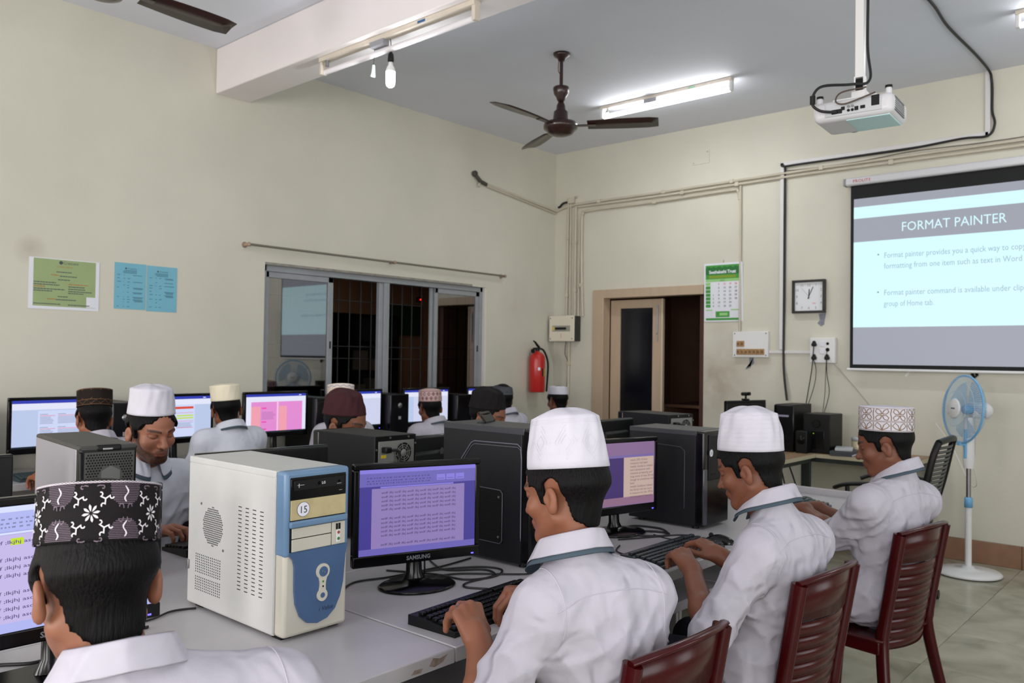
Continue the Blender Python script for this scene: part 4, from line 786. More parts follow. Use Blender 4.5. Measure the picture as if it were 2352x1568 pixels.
part('power_button', kh, lambda b: (b.cyl(m_blue15d, (.012, -D_ - .0095, .157), (.012, -D_ - .006, .157), .0125, None, 24), b.tube(m_metal, [(.012 + .004 * math.sin(a), -D_ - .0098, .157 + .004 * math.cos(a)) for a in [.7 + i * .45 for i in range(12)]], .0006, 5)))
part('reset_button', kh, lambda b: b.cyl(m_blue15d, (.011, -D_ - .0085, .098), (.011, -D_ - .006, .098), .0065, None, 18))
part('indicator', kh, lambda b: (b.cyl(emis('green_led', (60, 130, 40), .8), (.0115, -D_ - .0085, .132), (.0115, -D_ - .006, .132), .0027, None, 12), b.cyl(m_dark, (.0115, -D_ - .0085, .120), (.0115, -D_ - .006, .120), .0024, None, 12)))
part('panel_lettering', t, lambda b: b.text(mat('navy_print', (28, 38, 66)), 'i Value', .024, .058, .016, -D_ - .0034, 'CENTER', shear=.25))
def holes(b):
    xs_ = -W_ - .0019
    def dot(y, z, r, n=8): b.raw(m_dark, [(xs_, y + r * math.cos(2 * PI * i / n), z + r * math.sin(2 * PI * i / n)) for i in range(n)], [tuple(range(n))[::-1]])
    yc_, zc_ = 2.076 - 1.9725, .983 - DZ0
    for i in range(-9, 10):
        for j in range(-9, 10):
            y, z = i * .0062 + (j % 2) * .0031, j * .0057
            if y * y + z * z < .052 ** 2: dot(yc_ + y, zc_ + z, .0021)
    for z0, n in ((.062 + .006, 8), (.012 + .008, 6)):
        for i in range(14):
            for j in range(n): dot(2.035 - 1.9725 + i * .0098, z0 + .034 + j * .0068 - .002, .0021)
    for c_ in range(4):
        for r in range(22):
            y = 1.838 - 1.9725 + c_ * .034; z = .092 + r * .0101; b.raw(m_dark, [(xs_, y - .008, z - .0011), (xs_, y + .008, z - .0011), (xs_, y + .008, z + .0011), (xs_, y - .008, z + .0011)], [(3, 2, 1, 0)])
    for y, z in ((yc_ + .062, zc_ + .055), (yc_ - .056, zc_ - .055)): b.cyl(m_metal, (-W_ - .003, y, z), (-W_ - .001, y, z), .0035, None, 10)
part('vent_holes', t, holes, kind='stuff')
part('panel_catch', t, lambda b: b.box(m_metal, (-W_ - .006, D_ - .012, .10), (-W_ + .002, D_ + .004, .125), .002))
for sx in (-1, 1):
    for sy in (-1, 1): part('foot', t, lambda b: b.box(m_black, (sx * .07 - .015, sy * .19 - .02, 0), (sx * .07 + .015, sy * .19 + .02, .009)))
# black tower behind the violet monitor, with clear panel rim and a perforated patch
t, W_, D_ = tower_plain('tall black computer tower with a clear rimmed side panel next to the violet monitor', 2.095, 2.285, 1.755, 2.17, .462)
m_rim = mat('clear_rim', (96, 98, 108), rough=0.25)
part('top_rail', t, lambda b: b.box(mat('grey_steel_rail', (42, 44, 51), rough=0.4), (-W_ - .001, -D_ + .03, .440), (W_ + .001, D_, .4635), .003))
def rimp(b):
    x = -W_ - .002; pts = [(x, .13, .31), (x, .11, .344), (x, .065, .400), (x, .05, .407), (x, -.150, .410), (x, -.165, .400), (x, -.168, .36), (x, -.168, .10)]
    b.tube(m_rim, pts, .0022, 6); b.tube(m_rim, [(x, p[1] * .99 - .002, p[2] - .010) for p in pts], .0012, 6)
part('panel_rim', t, rimp)
def perf(b):
    x = -W_ - .0015
    b.box(m_black, (x, -.085, .068), (x + .002, .10, .248), .0)
    b.tube(m_rim, [(x - .001, .10, .252), (x - .001, -.075, .248), (x - .001, -.085, .238), (x - .001, -.085, .078), (x - .001, -.075, .068), (x - .001, .10, .068)], .0015, 5)
    for i in range(20):
        for j in range(17): b.raw(m_dark, [(x - .0006, -.075 + i * .0085 + (j % 2) * .004 + .003 * math.cos(k * PI / 3), .08 + j * .0095 + .003 * math.sin(k * PI / 3)) for k in range(6)], [tuple(range(6))[::-1]])
part('perforated_panel', t, perf)
for y, z in ((-.07, .225), (-.07, .09)): part('screw', t, lambda b: b.cyl(m_metal, (-W_ - .006, y, z), (-W_ - .001, y, z), .004, None, 8))
# open frame standing on that tower
t = thing('open_frame_stand', 'small black open frame lying on top of the tall black tower', 'stand', (2.21, 2.05, DZ0 + .4635), math.radians(25)); part('frame', t, lambda b: [b.box(m_black, lo, hi, .002, 2, RX(.9)) for lo, hi in (((-.06, 0, 0), (.06, .03, .006)), ((-.06, 0, .0), (-.048, .045, .006)), ((.048, 0, 0), (.06, .045, .006)), ((-.06, .035, 0), (.06, .045, .006)))]); part('strut', t, lambda b: b.box(m_black, (-.055, -.004, 0), (.055, .03, .004), .001))
# black tower beside the peach monitor
t, W_, D_ = tower_plain('black computer tower with a round white sticker beside the peach monitor', 3.085, 3.305, 1.655, 2.02, .405)
part('top_rail', t, lambda b: b.box(MATS['grey_steel_rail'], (-W_ - .001, -D_ + .035, .385), (W_ + .001, D_, .4065), .003))
part('panel_rim', t, lambda b: b.tube(mat('faint_rim', (52, 54, 62), rough=0.4), [(-W_ - .001, D_ - .02, .345), (-W_ - .001, -D_ + .11, .335), (-W_ - .001, -D_ + .09, .32), (-W_ - .001, -D_ + .09, .08)], .002, 6))
def vent2(b):
    x = -W_ - .0008
    for i in range(16):
        for j in range(10): b.raw(m_dark, [(x, .0 + i * .0085 + .003 * math.cos(k * PI / 3), .15 + j * .0095 + .003 * math.sin(k * PI / 3)) for k in range(6)], [tuple(range(6))[::-1]])
part('vent_holes', t, vent2, kind='stuff')
part('front_strip', t, lambda b: b.box(mat('gloss_grey_strip', (60, 62, 70), rough=0.12), (-W_ - .001, -D_ - .001, .02), (-W_ + .03, -D_ + .006, .25), .003))
part('upper_front', t, lambda b: b.box(m_case, (-W_ + .035, -D_ - .006, .20), (W_ - .01, -D_ + .004, .39), .006))
part('sticker', t, lambda b: (b.disc(m_paper, -.06, -D_ - .0065, .315, .015, 24, 0), b.text(m_ink, '13', -.06, .308, .018, -D_ - .007, 'CENTER')))
for i in range(3): part('port', t, lambda b: b.box(m_dark, (-.065 + i * .016, -D_ - .0065, .222), (-.055 + i * .016, -D_ - .005, .23)))
# towers on the far side of the island, backs turned
t, W_, D_ = tower_plain('charcoal tower with fan grille and power plug on its back beside the Acer monitor', 1.965, 2.165, 2.40, 2.79, .400, front=1); psu(t, W_, D_, .400, -D_)
t, W_, D_ = tower_plain('charcoal tower with fan grille on its back before the doorway', 3.97, 4.175, 2.31, 2.69, .400, math.radians(-9), front=1); psu(t, W_, D_, .400, -D_)
t, W_, D_ = tower_plain('silver sided computer tower with honeycomb mesh front near the bearded man', .997, 1.155, 2.50, 3.0, .42, math.radians(-6), m=mat('silver_grey_steel', (150, 148, 156), rough=0.4, metal=0.2), style='silver')
part('top_cover', t, lambda b: b.box(mat('dark_grey_plastic', (58, 58, 56), rough=0.5), (-W_ - .002, -D_ - .001, .410), (W_ + .002, D_ - .005, .425), .008, 3))
part('edge_strip', t, lambda b: b.box(m_black, (-W_ - .003, -D_ - .002, .012), (-W_ + .012, -D_ + .03, .41), .010, 3))
part('power_button', t, lambda b: (b.box(m_black, (-.035, -D_ - .003, .408), (.035, -D_ + .02, .427), .006, 3), b.box(m_metal, (-.018, -D_ - .005, .412), (.01, -D_ - .002, .418), .002)))
def hexm(b):
    y = -D_ - .0012; b.box(mat('mesh_grey', (64, 64, 62), rough=0.5), (-W_ + .012, y, .03), (W_ - .008, y + .003, .406))
    nx, nz = 19, 48
    for i in range(nx):
        for j in range(nz):
            x = -W_ + .018 + i * .0078 + (j % 2) * .0039; z = .036 + j * .0077
            if x > W_ - .014: continue
            dx, dz = abs(x - .005), abs(z - .335)
            if max(dz, dz * .5 + dx * .866) < .032: continue
            b.raw(m_dark, [(x + .0031 * math.sin(k * PI / 3), y - .0004, z + .0031 * math.cos(k * PI / 3)) for k in range(6)], [tuple(range(6))])
part('mesh_front', t, hexm)
part('hexagon_badge', t, lambda b: b.raw(mat('badge_grey', (96, 98, 96)), [(.005 + .030 * math.sin(k * PI / 3), -D_ - .002, .335 + .030 * math.cos(k * PI / 3)) for k in range(6)], [tuple(range(6))]))
# window row towers
for k, (a, c, hh, badge, lab) in enumerate(((1.27, 1.46, .385, False, 'black tower at the start of the window row'), (2.10, 2.25, .40, True, 'black tower with round silver badge beside the copper-stitched brown cap'), (3.53, 3.69, .39, False, 'plain black tower between the pink page and the blue wave cap'), (4.22, 4.41, .40, True, 'black tower with round silver badge beside the rose diamond cap'), (4.955, 5.13, .38, False, 'plain black tower between the rose diamond cap and the slate cap'))):
    t, W_, D_ = tower_plain(lab, a, c, 4.97, 5.36, hh, m=m_black)
    if badge:
        part('badge', t, lambda b: b.lathe(m_metal, [(0, 0), (.020, 0), (.020, .003), (0, .004)], 20, T(.0, -D_ - .001, .31) @ RX(PI / 2))); part('button', t, lambda b: b.box(m_alu, (-.013, -D_ - .003, .20), (.013, -D_ + .001, .225), .003))
    else: part('drive_slot', t, lambda b: b.box(m_gloss, (-W_ + .015, -D_ - .002, .33), (W_ - .015, -D_ + .001, .36), .002))
# ------------------------------------------------------------------ keyboards and mice
def keyboard(label, loc, rz, m=m_black, w=.45, d=.165):
    t = thing('keyboard', label, 'keyboard', loc, rz)
    part('body', t, lambda b: b.prism(m, [(-d / 2, 0), (d / 2, 0), (d / 2, .026), (d / 2 - .03, .027), (-d / 2, .012)], -w / 2, w / 2, RZ(PI / 2) @ Matrix.Diagonal((1, 1, 1, 1))))
    def keys(b):
        for r in range(6):
            yy = -d / 2 + .018 + r * .0215 + (.006 if r == 5 else 0); z = .012 + (yy + d / 2) / (d - .03) * .0145
            x = -w / 2 + .012
            while x < w / 2 - .02:
                kw = .016
                if r == 0 and -w / 2 + .09 < x < -w / 2 + .1: kw = .10
                if abs(x - (w / 2 - .155)) < .006 or abs(x - (w / 2 - .088)) < .006: x += .008
                b.box(m, (x, yy - .0075, z), (x + kw, yy + .0085, z + .009), .0015, 1); x += kw + .0031
    part('keys', t, keys, kind='stuff'); return t
m_kteal = mat('grey_teal_plastic', (46, 62, 66), rough=0.4)
keyboard('black keyboard under the hands of the student with the silver ring', (1.685, 1.56, DZ0), math.radians(3))
keyboard('dark slate keyboard under the hands of the student beside the round-stickered tower', (2.63, 1.525, DZ0), math.radians(0), mat('dark_slate_plastic', (34, 40, 46), rough=0.4))
keyboard('grey teal keyboard before the student in the bronze patterned cap', (3.80, 1.56, DZ0), math.radians(0), m_kteal)
keyboard('black keyboard under the hands of the bearded man', (1.62, 2.79, DZ0), PI + math.radians(2))
keyboard('dark keyboard in the window row under the two-column page', (1.80, 4.93, DZ0), 0, m_kteal)
def mouse(label, loc, rz, m=m_gloss):
    t = thing('computer_mouse', label, 'mouse', loc, rz)
    def body(b):
        n, k = 10, 12; V = []
        for i in range(n + 1):
            u_ = i / n; y = -.055 + .11 * u_; wd = .031 * math.sin(PI * min(max(u_ * .94 + .03, 0), 1)) ** .45; hh = .034 * math.sin(PI * (u_ * .8 + .12)) ** .8
            for j in range(k + 1): a = PI * j / k; V.append((wd * math.cos(a), y, hh * math.sin(a)))
        F = [(i * (k + 1) + j, i * (k + 1) + j + 1, (i + 1) * (k + 1) + j + 1, (i + 1) * (k + 1) + j) for i in range(n) for j in range(k)]
        F += [tuple(range(k + 1)), tuple(n * (k + 1) + j for j in range(k, -1, -1))]
        b.raw(m, V, F, None, True)
    part('body', t, body); part('wheel', t, lambda b: b.cyl(m_black, (-.004, .03, .029), (.004, .03, .029), .009, None, 14)); part('lead', t, lambda b: b.tube(m_cable, bez([(0, .053, .008), (.01, .10, .003), (-.03, .18, .003), (.02, .26, .003)], 5), .0022, 6)); return t
mouse('black mouse beside the dark slate keyboard', (2.92, 1.50, DZ0), .3)
mouse('dark mouse lying beside the grey teal keyboard', (4.05, 1.62, DZ0), 1.0)
# desk cables
zc = DZ0 + .004
gc = 'loose cables on the desks'
def dc(lab, pts, r=.0032): return cable(lab, [(x, y, zc if z is None else z) for x, y, z in pts], r, m_cable, 7, 6, gc)
dc('black cable looping behind the foot of the violet monitor', [(1.70, 1.99, None), (1.85, 1.98, None), (2.0, 1.90, None), (2.03, 1.82, None), (1.95, 1.78, None), (1.86, 1.82, None), (1.84, 1.93, None), (1.76, 2.08, None)])
dc('black cable trailing from the black keyboard to the tall black tower', [(1.81, 1.65, .765), (1.83, 1.70, None), (1.80, 1.76, None), (1.84, 1.79, None), (1.96, 1.79, None), (1.99, 1.86, None), (1.90, 1.95, None), (1.95, 2.08, None)])
dc('black cable hanging down the back of the violet monitor onto the desk', [(1.78, 1.92, .86), (1.785, 1.925, .78), (1.80, 1.93, None), (1.90, 1.88, None), (2.04, 1.73, None), (2.09, 1.75, None)], .003)
dc('black cable crossing the desk beside tower 15', [(1.50, 1.98, None), (1.60, 2.04, None), (1.72, 2.01, None), (1.92, 1.99, None), (2.07, 2.0, None)])
dc('black cable curling out beside the embroidered cap', [(.86, 1.75, None), (.93, 1.76, None), (1.0, 1.70, None), (1.035, 1.62, None)], .003)
dc('black cable looping beside the embroidered cap and tower 15', [(.84, 1.72, None), (.90, 1.74, None), (.965, 1.72, None), (.97, 1.68, None), (.93, 1.65, None), (.90, 1.66, None)], .003)
dc('black cable lying along the back of tower 15', [(.88, 2.15, None), (1.0, 2.13, None), (1.08, 2.16, None), (1.14, 2.14, None)], .003)
dc('black cable coiled before the round-stickered tower', [(2.62, 1.90, None), (2.80, 1.86, None), (2.90, 1.80, None), (2.92, 1.72, None), (2.85, 1.72, None), (2.80, 1.80, None), (2.84, 1.90, None), (2.95, 1.90, None), (2.98, 1.80, None), (2.94, 1.74, None)], .0045)
dc('black cable from the peach monitor to the dark slate keyboard', [(2.60, 1.74, None), (2.52, 1.70, None), (2.50, 1.64, None), (2.55, 1.60, .765)], .003)
dc('black cable running from the coil to the dark slate keyboard', [(2.68, 1.80, None), (2.80, 1.74, None), (2.92, 1.68, None), (2.95, 1.62, None), (2.84, 1.62, .765)], .003)
dc('black cables trailing under the lilac Samsung screen', [(.50, 2.10, None), (.62, 2.07, None), (.70, 2.02, None), (.78, 2.06, None), (.98, 2.08, None)], .004)
# ------------------------------------------------------------------ red plastic chairs
def chair(label, x, y, rz, group=None):
    t = thing('plastic_chair', label, 'chair', (x, y, 0), rz, group)
    def stile(s): return bez([(s * .180, -.262, .835), (s * .178, -.235, .68), (s * .176, -.205, .50), (s * .182, -.20, .42), (s * .220, -.235, .2), (s * .245, -.285, 0.0)], 4)
    for s in (-1, 1): part('rear_leg', t, lambda b: b.tube(m_chair, stile(s), [.024] * 9 + [.026 - .0005 * i for i in range(12)], 10, True, None, True, .62, (1, 0, 0)))
    for s in (-1, 1): part('front_leg', t, lambda b: b.tube(m_chair, [(s * .195, .17, .43), (s * .205, .185, .2), (s * .215, .20, 0)], (.032, .026, .02), 10, True, None, True, .8, (1, 0, 0)))
    def by(z): return -.262 + (.835 - z) * .17
    def slat(z0, z1, off, curve=.040, lip=0.0):
        def f(b):
            n = 14; V = []
            for (z, o) in ((z0, off), (z1, off + lip)):
                for dd in (0.0, .006):
                    for i in range(n + 1):
                        u_ = -1 + 2 * i / n; zz = z + (.018 * (1 - u_ * u_) if z > .8 else 0.0); V.append((u_ * (.174 - (.835 - z) * .01), by(z) - curve * (1 - u_ * u_) + o + dd, zz))
            k = n + 1; F = []
            for i in range(n): F += [(i, i + 1, i + 1 + 2 * k, i + 2 * k), (k + i, 3 * k + i, 3 * k + i + 1, k + i + 1), (i, k + i, k + i + 1, i + 1), (2 * k + i, 2 * k + i + 1, 3 * k + i + 1, 3 * k + i)]
            b.raw(m_chair, V, F, None, True)
        return f
    part('top_rail', t, slat(.725, .835, .0))
    part('rail_lip', t, lambda b: b.tube(m_chair, [(-.188 + .376 * i / 16, by(.84) - .040 * (1 - (-1 + i / 8) ** 2) + .0, .838 + .018 * (1 - (-1 + i / 8) ** 2)) for i in range(17)], .013, 8, True, None, True, .55, (0, 0, 1)))
    for k in range(7):
        z1 = .718 - k * .040; part('slat', t, slat(z1 - .0395, z1 - .001, .0, .040, .0045))
    part('lower_back', t, slat(.40, .437, .0))
    def seat(b):
        n = 12; V = []
        for i in range(n + 1):
            for j in range(n + 1):
                u_, v = -1 + 2 * i / n, -1 + 2 * j / n; V.append((u_ * (.215 - .012 * v * v), v * .21, .445 - .018 * (1 - u_ * u_) * (1 - v * v) - (.02 if v > .9 else 0)))
        V2 = [(x_, y_, z_ - .008) for x_, y_, z_ in V]; k = n + 1; F = []
        for i in range(n):
            for j in range(n): a = i * k + j; F.append((a, a + k, a + k + 1, a + 1)); F.append((a + k * k, a + 1 + k * k, a + k + 1 + k * k, a + k + k * k))
        for i in range(n):
            for (a, c) in ((i, i + 1), (n * k + i + 1, n * k + i), ((i + 1) * k, i * k), (i * k + n, (i + 1) * k + n)): F.append((a, c, c + k * k, a + k * k))
        b.raw(m_chair, V + V2, F, None, True)
    part('seat', t, seat)
    part('apron', t, lambda b: [b.box(m_chair, lo, hi, .006) for lo, hi in (((-.20, .17, .39), (.20, .19, .44)), ((-.205, -.2, .39), (-.19, .18, .44)), ((.19, -.2, .39), (.205, .18, .44)))])
    return t
chair('maroon plastic chair behind the student with the silver ring', 1.615, 1.175, math.radians(-2))
chair('maroon plastic chair behind the student beside the round-stickered tower', 2.445, 1.165, math.radians(-3))
chair('maroon plastic chair behind the student in the bronze patterned cap', 3.375, 1.145, math.radians(-9))
for lab, x, y, a in (('maroon plastic chair of the student in the embroidered black cap', .63, 1.03, -8), ('maroon plastic chair of the bearded man', 1.50, 3.30, 180), ('maroon plastic chair of the man in the maroon cap', 2.40, 3.30, 180), ('maroon plastic chair of the man in the black cap', 3.32, 3.30, 180)): chair(lab, x, y, math.radians(a))
for lab, x in (('copper-stitched brown cap', 1.79), ('ivory cap', 2.52), ('blue wave cap', 3.32), ('rose diamond cap', 4.12), ('slate cap', 4.89), ('small white cap near the corner', 5.61)): chair('maroon plastic chair under the student in the ' + lab, x, 4.30, 0)
# ------------------------------------------------------------------ teacher's corner
m_ply = mat('worn_plywood', (160, 130, 100), rough=0.5, var=0.2, vscale=5, stretch=(1, 6, 1)); m_gsteel = mat('dark_green_steel', (34, 44, 42), rough=0.45)
def steel_table(label, x0, x1, y0, y1):
    t = thing('steel_table', label, 'table', ((x0 + x1) / 2, (y0 + y1) / 2, 0), 0); W_, D_ = (x1 - x0) / 2, (y1 - y0) / 2
    part('table_top', t, lambda b: b.box(m_ply, (-W_, -D_, .725), (W_, D_, .75), .003)); part('edge_band', t, lambda b: (b.box(mat('pale_edge', (186, 176, 150), rough=0.5), (-W_ - .002, -D_, .724), (-W_ + .001, D_, .751)), b.box(MATS['pale_edge'], (-W_, -D_ - .002, .724), (W_, -D_ + .001, .751))))
    part('rail', t, lambda b: (b.box(m_gsteel, (-W_ + .02, -D_ + .02, .69), (W_ - .02, -D_ + .045, .725)), b.box(m_gsteel, (-W_ + .02, D_ - .045, .69), (W_ - .02, D_ - .02, .725)), b.box(m_gsteel, (-W_ + .02, -D_ + .02, .69), (-W_ + .045, D_ - .02, .725))))
    for sx in (-1, 1):
        for sy in (-1, 1): part('leg', t, lambda b: b.box(m_gsteel, (sx * (W_ - .035) - .016, sy * (D_ - .035) - .016, 0), (sx * (W_ - .035) + .016, sy * (D_ - .035) + .016, .70), .002))
    return t
steel_table('plywood table with dark steel legs under the black case', 5.62, 6.24, 2.42, 3.45)
steel_table('plywood table with dark steel legs along the front wall under the speaker', 6.25, 6.795, 1.72, 2.75)
t = thing('black_case', 'black computer case with a pale label strip under the socket board', 'computer tower', (6.42, 2.655, .75))
part('body', t, lambda b: b.box(m_black, (-.17, -.07, .0), (.17, .09, .365), .006)); part('front', t, lambda b: b.box(m_gloss, (-.185, -.07, .0), (-.168, .09, .36), .006)); part('label_strip', t, lambda b: b.box(mat('lilac_label', (150, 146, 170)), (-.187, -.03, .27), (-.184, .065, .285)))
t = thing('loudspeaker', 'black loudspeaker box with round port beside the black case', 'loudspeaker', (6.45, 2.44, .75))
part('cabinet', t, lambda b: b.box(m_black, (-.13, -.105, .0), (.13, .105, .30), .006)); part('port', t, lambda b: (b.cyl(m_gloss, (-.136, 0, .225), (-.129, 0, .225), .032, None, 24), b.cyl(m_dark, (-.1375, 0, .225), (-.131, 0, .225), .026, None, 24)))
part('control_panel', t, lambda b: (b.box(m_gloss, (-.134, -.06, .03), (-.129, .06, .17), .003), b.box(emis('yellow_green_led', (150, 190, 40), 1.5), (-.136, .018, .148), (-.133, .024, .153))))
t = thing('loudspeaker', 'small black satellite speaker in front of the speaker box', 'loudspeaker', (6.27, 2.52, .75)); part('cabinet', t, lambda b: b.box(m_black, (-.05, -.045, 0), (.05, .045, .17), .006)); part('cone', t, lambda b: b.lathe(m_gloss, [(.034, 0), (.02, -.008), (0, -.004)], 20, T(-.051, 0, .10) @ RY(-PI / 2)))
tm = monitor('dark monitor with a webcam on the teacher table', (5.92, 2.83, .75), math.radians(-15), .44, .30, .10, led=False)
t = thing('webcam', 'small black webcam clipped on the teacher monitor', 'webcam', (5.92, 2.83, .75 + .40), math.radians(-15)); part('clip', t, lambda b: (b.box(m_black, (-.022, -.02, .0), (.022, .025, .012), .003), b.box(m_black, (-.008, -.004, .01), (.008, .004, .04), .002))); part('camera_body', t, lambda b: (b.box(m_black, (-.045, -.014, .035), (.045, .014, .062), .010), b.cyl(m_gloss, (.02, -.022, .05), (.02, -.012, .05), .014, None, 16)))
t = thing('jar', 'clear jar of cream with a pale lid on the plywood table', 'jar', (6.55, 2.20, .75)); part('jar_body', t, lambda b: b.lathe(mat('cream_jar', (206, 194, 160), rough=0.25), [(0, 0), (.05, 0), (.053, .01), (.053, .09), (.047, .1)], 24)); part('lid', t, lambda b: b.lathe(mat('grey_white_lid', (176, 180, 182), rough=0.4), [(.054, .098), (.054, .12), (.05, .126), (0, .127)], 24))
for k, (lab, x, y, z, a, sx, sy, c) in enumerate((('white booklet on the stack of papers on the plywood table', 6.36, 2.245, .79, .3, .10, .06, (186, 188, 190)), ('dark folder under the white booklet on the plywood table', 6.36, 2.24, .75, .1, .12, .08, (64, 66, 70)), ('pale lilac paper pad on the plywood table', 6.45, 2.09, .75, -.1, .09, .06, (180, 176, 196)))):
    o = part('paper_pad', None, lambda b: (b.box(mat('pad%d' % k, c, rough=0.6), (-sx, -sy, .001), (sx, sy, .036 if k == 1 else .02), .003), b.box(m_paper, (-sx + .004, -sy - .001, .005), (sx + .001, sy - .006, .014))), label=lab, cat='paper pad'); o.location = (x, y, z - (.003 if k == 0 else 0)); o.rotation_euler = (0, 0, a)
t = thing('desk_mouse', 'dark mouse on the plywood table by the black case', 'mouse', (6.15, 2.72, .75)); part('body', t, lambda b: b.lathe(m_black, [(.055, 0), (.055, .012), (.035, .03), (0, .036)], 20, None, True, 1, .6))
for k in range(3): cable(('dark cable dropping nearest the plywood table end', 'dark cable dropping in the middle under the plywood table', 'dark cable dropping under the black case')[k], [(5.75 + .14 * k, 2.55, .72), (5.72 + .15 * k, 2.50 - .02 * k, .45), (5.85 + .1 * k, 2.56, .25), (5.80 + .12 * k, 2.6, .01)], .006, m_cable, 6, 6, 'cables under the plywood table')
# mesh office chair
t = thing('office_chair', 'black mesh office chair turned behind the bronze patterned cap', 'office chair', (5.50, 1.67, 0), math.radians(2))
m_mesh = mat('grey_mesh_fabric', (92, 94, 92), rough=0.8)
part('seat', t, lambda b: b.box(m_black, (-.23, -.22, .43), (.23, .24, .50), .03, 3))
def bframe(b):
    for s in (-1, 1): b.tube(m_black, bez([(s * .20, -.22, .52), (s * .23, -.27, .72), (s * .225, -.31, .90), (s * .20, -.335, .985)], 5), .020, 8, True, None, True, .7, (1, 0, 0))
    b.tube(m_black, [(-.20 + .4 * i / 10, -.335 - .02 * math.sin(PI * i / 10), .985 + .012 * math.sin(PI * i / 10)) for i in range(11)], .020, 8); b.tube(m_black, [(-.20, -.22, .53), (0, -.25, .53), (.20, -.22, .53)], .018, 8)
part('back_frame', t, bframe)
for k in range(16):
    z = .56 + k * .026; y_ = -.23 - (z - .53) * .23
    part('mesh_strip', t, lambda b: b.tube(m_mesh, [(-.215 + .43 * i / 8, y_ - .03 * math.sin(PI * i / 8), z) for i in range(9)], .009, 4, True, None, True, .25, (0, 1, 0)))
for s in (-1, 1): part('armrest', t, lambda b: (b.tube(m_black, bez([(s * .27, -.16, .70), (s * .285, .0, .715), (s * .28, .16, .70), (s * .26, .24, .67)], 5), .026, 10, True, None, True, .5, (0, 0, 1)), b.tube(m_black, bez([(s * .24, .0, .46), (s * .29, .02, .50), (s * .285, .14, .6), (s * .28, .16, .69)], 5), .014, 8)))
part('gas_lift', t, lambda b: b.cyl(m_black, (0, 0, .08), (0, 0, .44), .028, None, 14))
for k in range(5): part('base_leg', t, lambda b: (b.tube(m_black, [(0, 0, .10), (.28 * math.cos(k * 1.2566), .28 * math.sin(k * 1.2566), .065)], (.026, .018), 8), b.cyl(m_black, (.28 * math.cos(k * 1.2566), .28 * math.sin(k * 1.2566) - .012, .028), (.28 * math.cos(k * 1.2566), .28 * math.sin(k * 1.2566) + .012, .028), .028, None, 14)))
# pedestal fan
t = thing('pedestal_fan', 'white and blue pedestal fan standing under the projector screen', 'pedestal fan', (6.40, 1.41, 0), 0)
m_fw = mat('fan_white', (222, 222, 224), rough=0.35); m_fb = mat('fan_sky_blue', (110, 170, 214), rough=0.35); m_guard = mat('fan_guard_blue', (176, 200, 216), rough=0.4); m_bl = mat('clear_blue_blade', (150, 196, 232), rough=0.2, alpha=.34)
part('base', t, lambda b: (b.lathe(m_black, [(0, 0), (.20, 0), (.20, .006), (0, .006)], 40), b.lathe(m_fw, [(.205, .006), (.21, .014), (.20, .026), (.12, .036), (.045, .042), (.03, .06)], 40)))
part('pole', t, lambda b: b.cyl(m_fw, (0, 0, .04), (0, 0, .47), .021, .021, 18)); part('collar', t, lambda b: b.lathe(m_fb, [(.0, .46), (.026, .46), (.027, .50), (.024, .53), (0, .53)], 18)); part('upper_pole', t, lambda b: b.cyl(m_metal, (0, 0, .53), (0, 0, .75), .015, None, 14))
part('control_body', t, lambda b: (b.tube(m_fw, [(0, 0, .73), (0, 0, .80), (0, 0, .95), (0, 0, 1.08)], (.030, .038, .036, .03), 14), b.tube(m_fb, [(-.03, .012, .80), (-.033, .012, 1.0)], .012, 8)))
ax_ = math.radians(134); MF = T(0, 0, 1.135) @ RZ(ax_) @ RY(math.radians(90 - 4))      # local z = air direction
part('motor', t, lambda b: b.lathe(m_fw, [(0, -.16), (.035, -.155), (.055, -.13), (.058, -.05), (.05, -.02), (0, -.02)], 24, MF)); part('oscillation_knob', t, lambda b: b.cyl(m_fw, (0, 0, 1.19), (0, 0, 1.23), .012, None, 12, M=RZ(ax_) @ T(-.09, 0, 0)))
GR = .232
def guard(zf, n, m_, dome):
    def f(b):
        prof = [(.06, zf + dome), (.12, zf + dome * .95), (.18, zf + dome * .7), (.215, zf + dome * .35), (GR, zf)]
        for k in range(n):
            a = 2 * PI * k / n; b.tube(m_, [(r * math.cos(a), r * math.sin(a), z) for r, z in prof], .0011, 4, False, MF)
        for r, z in ((.12, zf + dome * .95), (.19, zf + dome * .62)): b.tube(m_, [(r * math.cos(i * PI / 24), r * math.sin(i * PI / 24), z) for i in range(49)], .0014, 5, False, MF)
    return f
part('front_guard', t, guard(.045, 90, m_guard, .055)); part('rear_guard', t, guard(.04, 70, m_guard, -.075))
part('guard_rim', t, lambda b: (b.tube(m_fb, [(GR * math.cos(i * PI / 32), GR * math.sin(i * PI / 32), .042) for i in range(65)], .0075, 8, False, MF), b.box(m_fb, (GR - .005, -.02, .02), (GR + .02, .02, .06), .004, 2, MF)))
part('hub_badge', t, lambda b: (b.lathe(m_fw, [(.0, .098), (.066, .098), (.07, .104), (.06, .112), (0, .114)], 28, MF), b.box(m_ink, (-.004, -.022, .1135), (.004, .022, .1155), 0, 2, MF)))
part('blade_hub', t, lambda b: b.lathe(m_fb, [(0, -.02), (.03, -.02), (.034, .03), (.02, .045), (0, .048)], 20, MF))
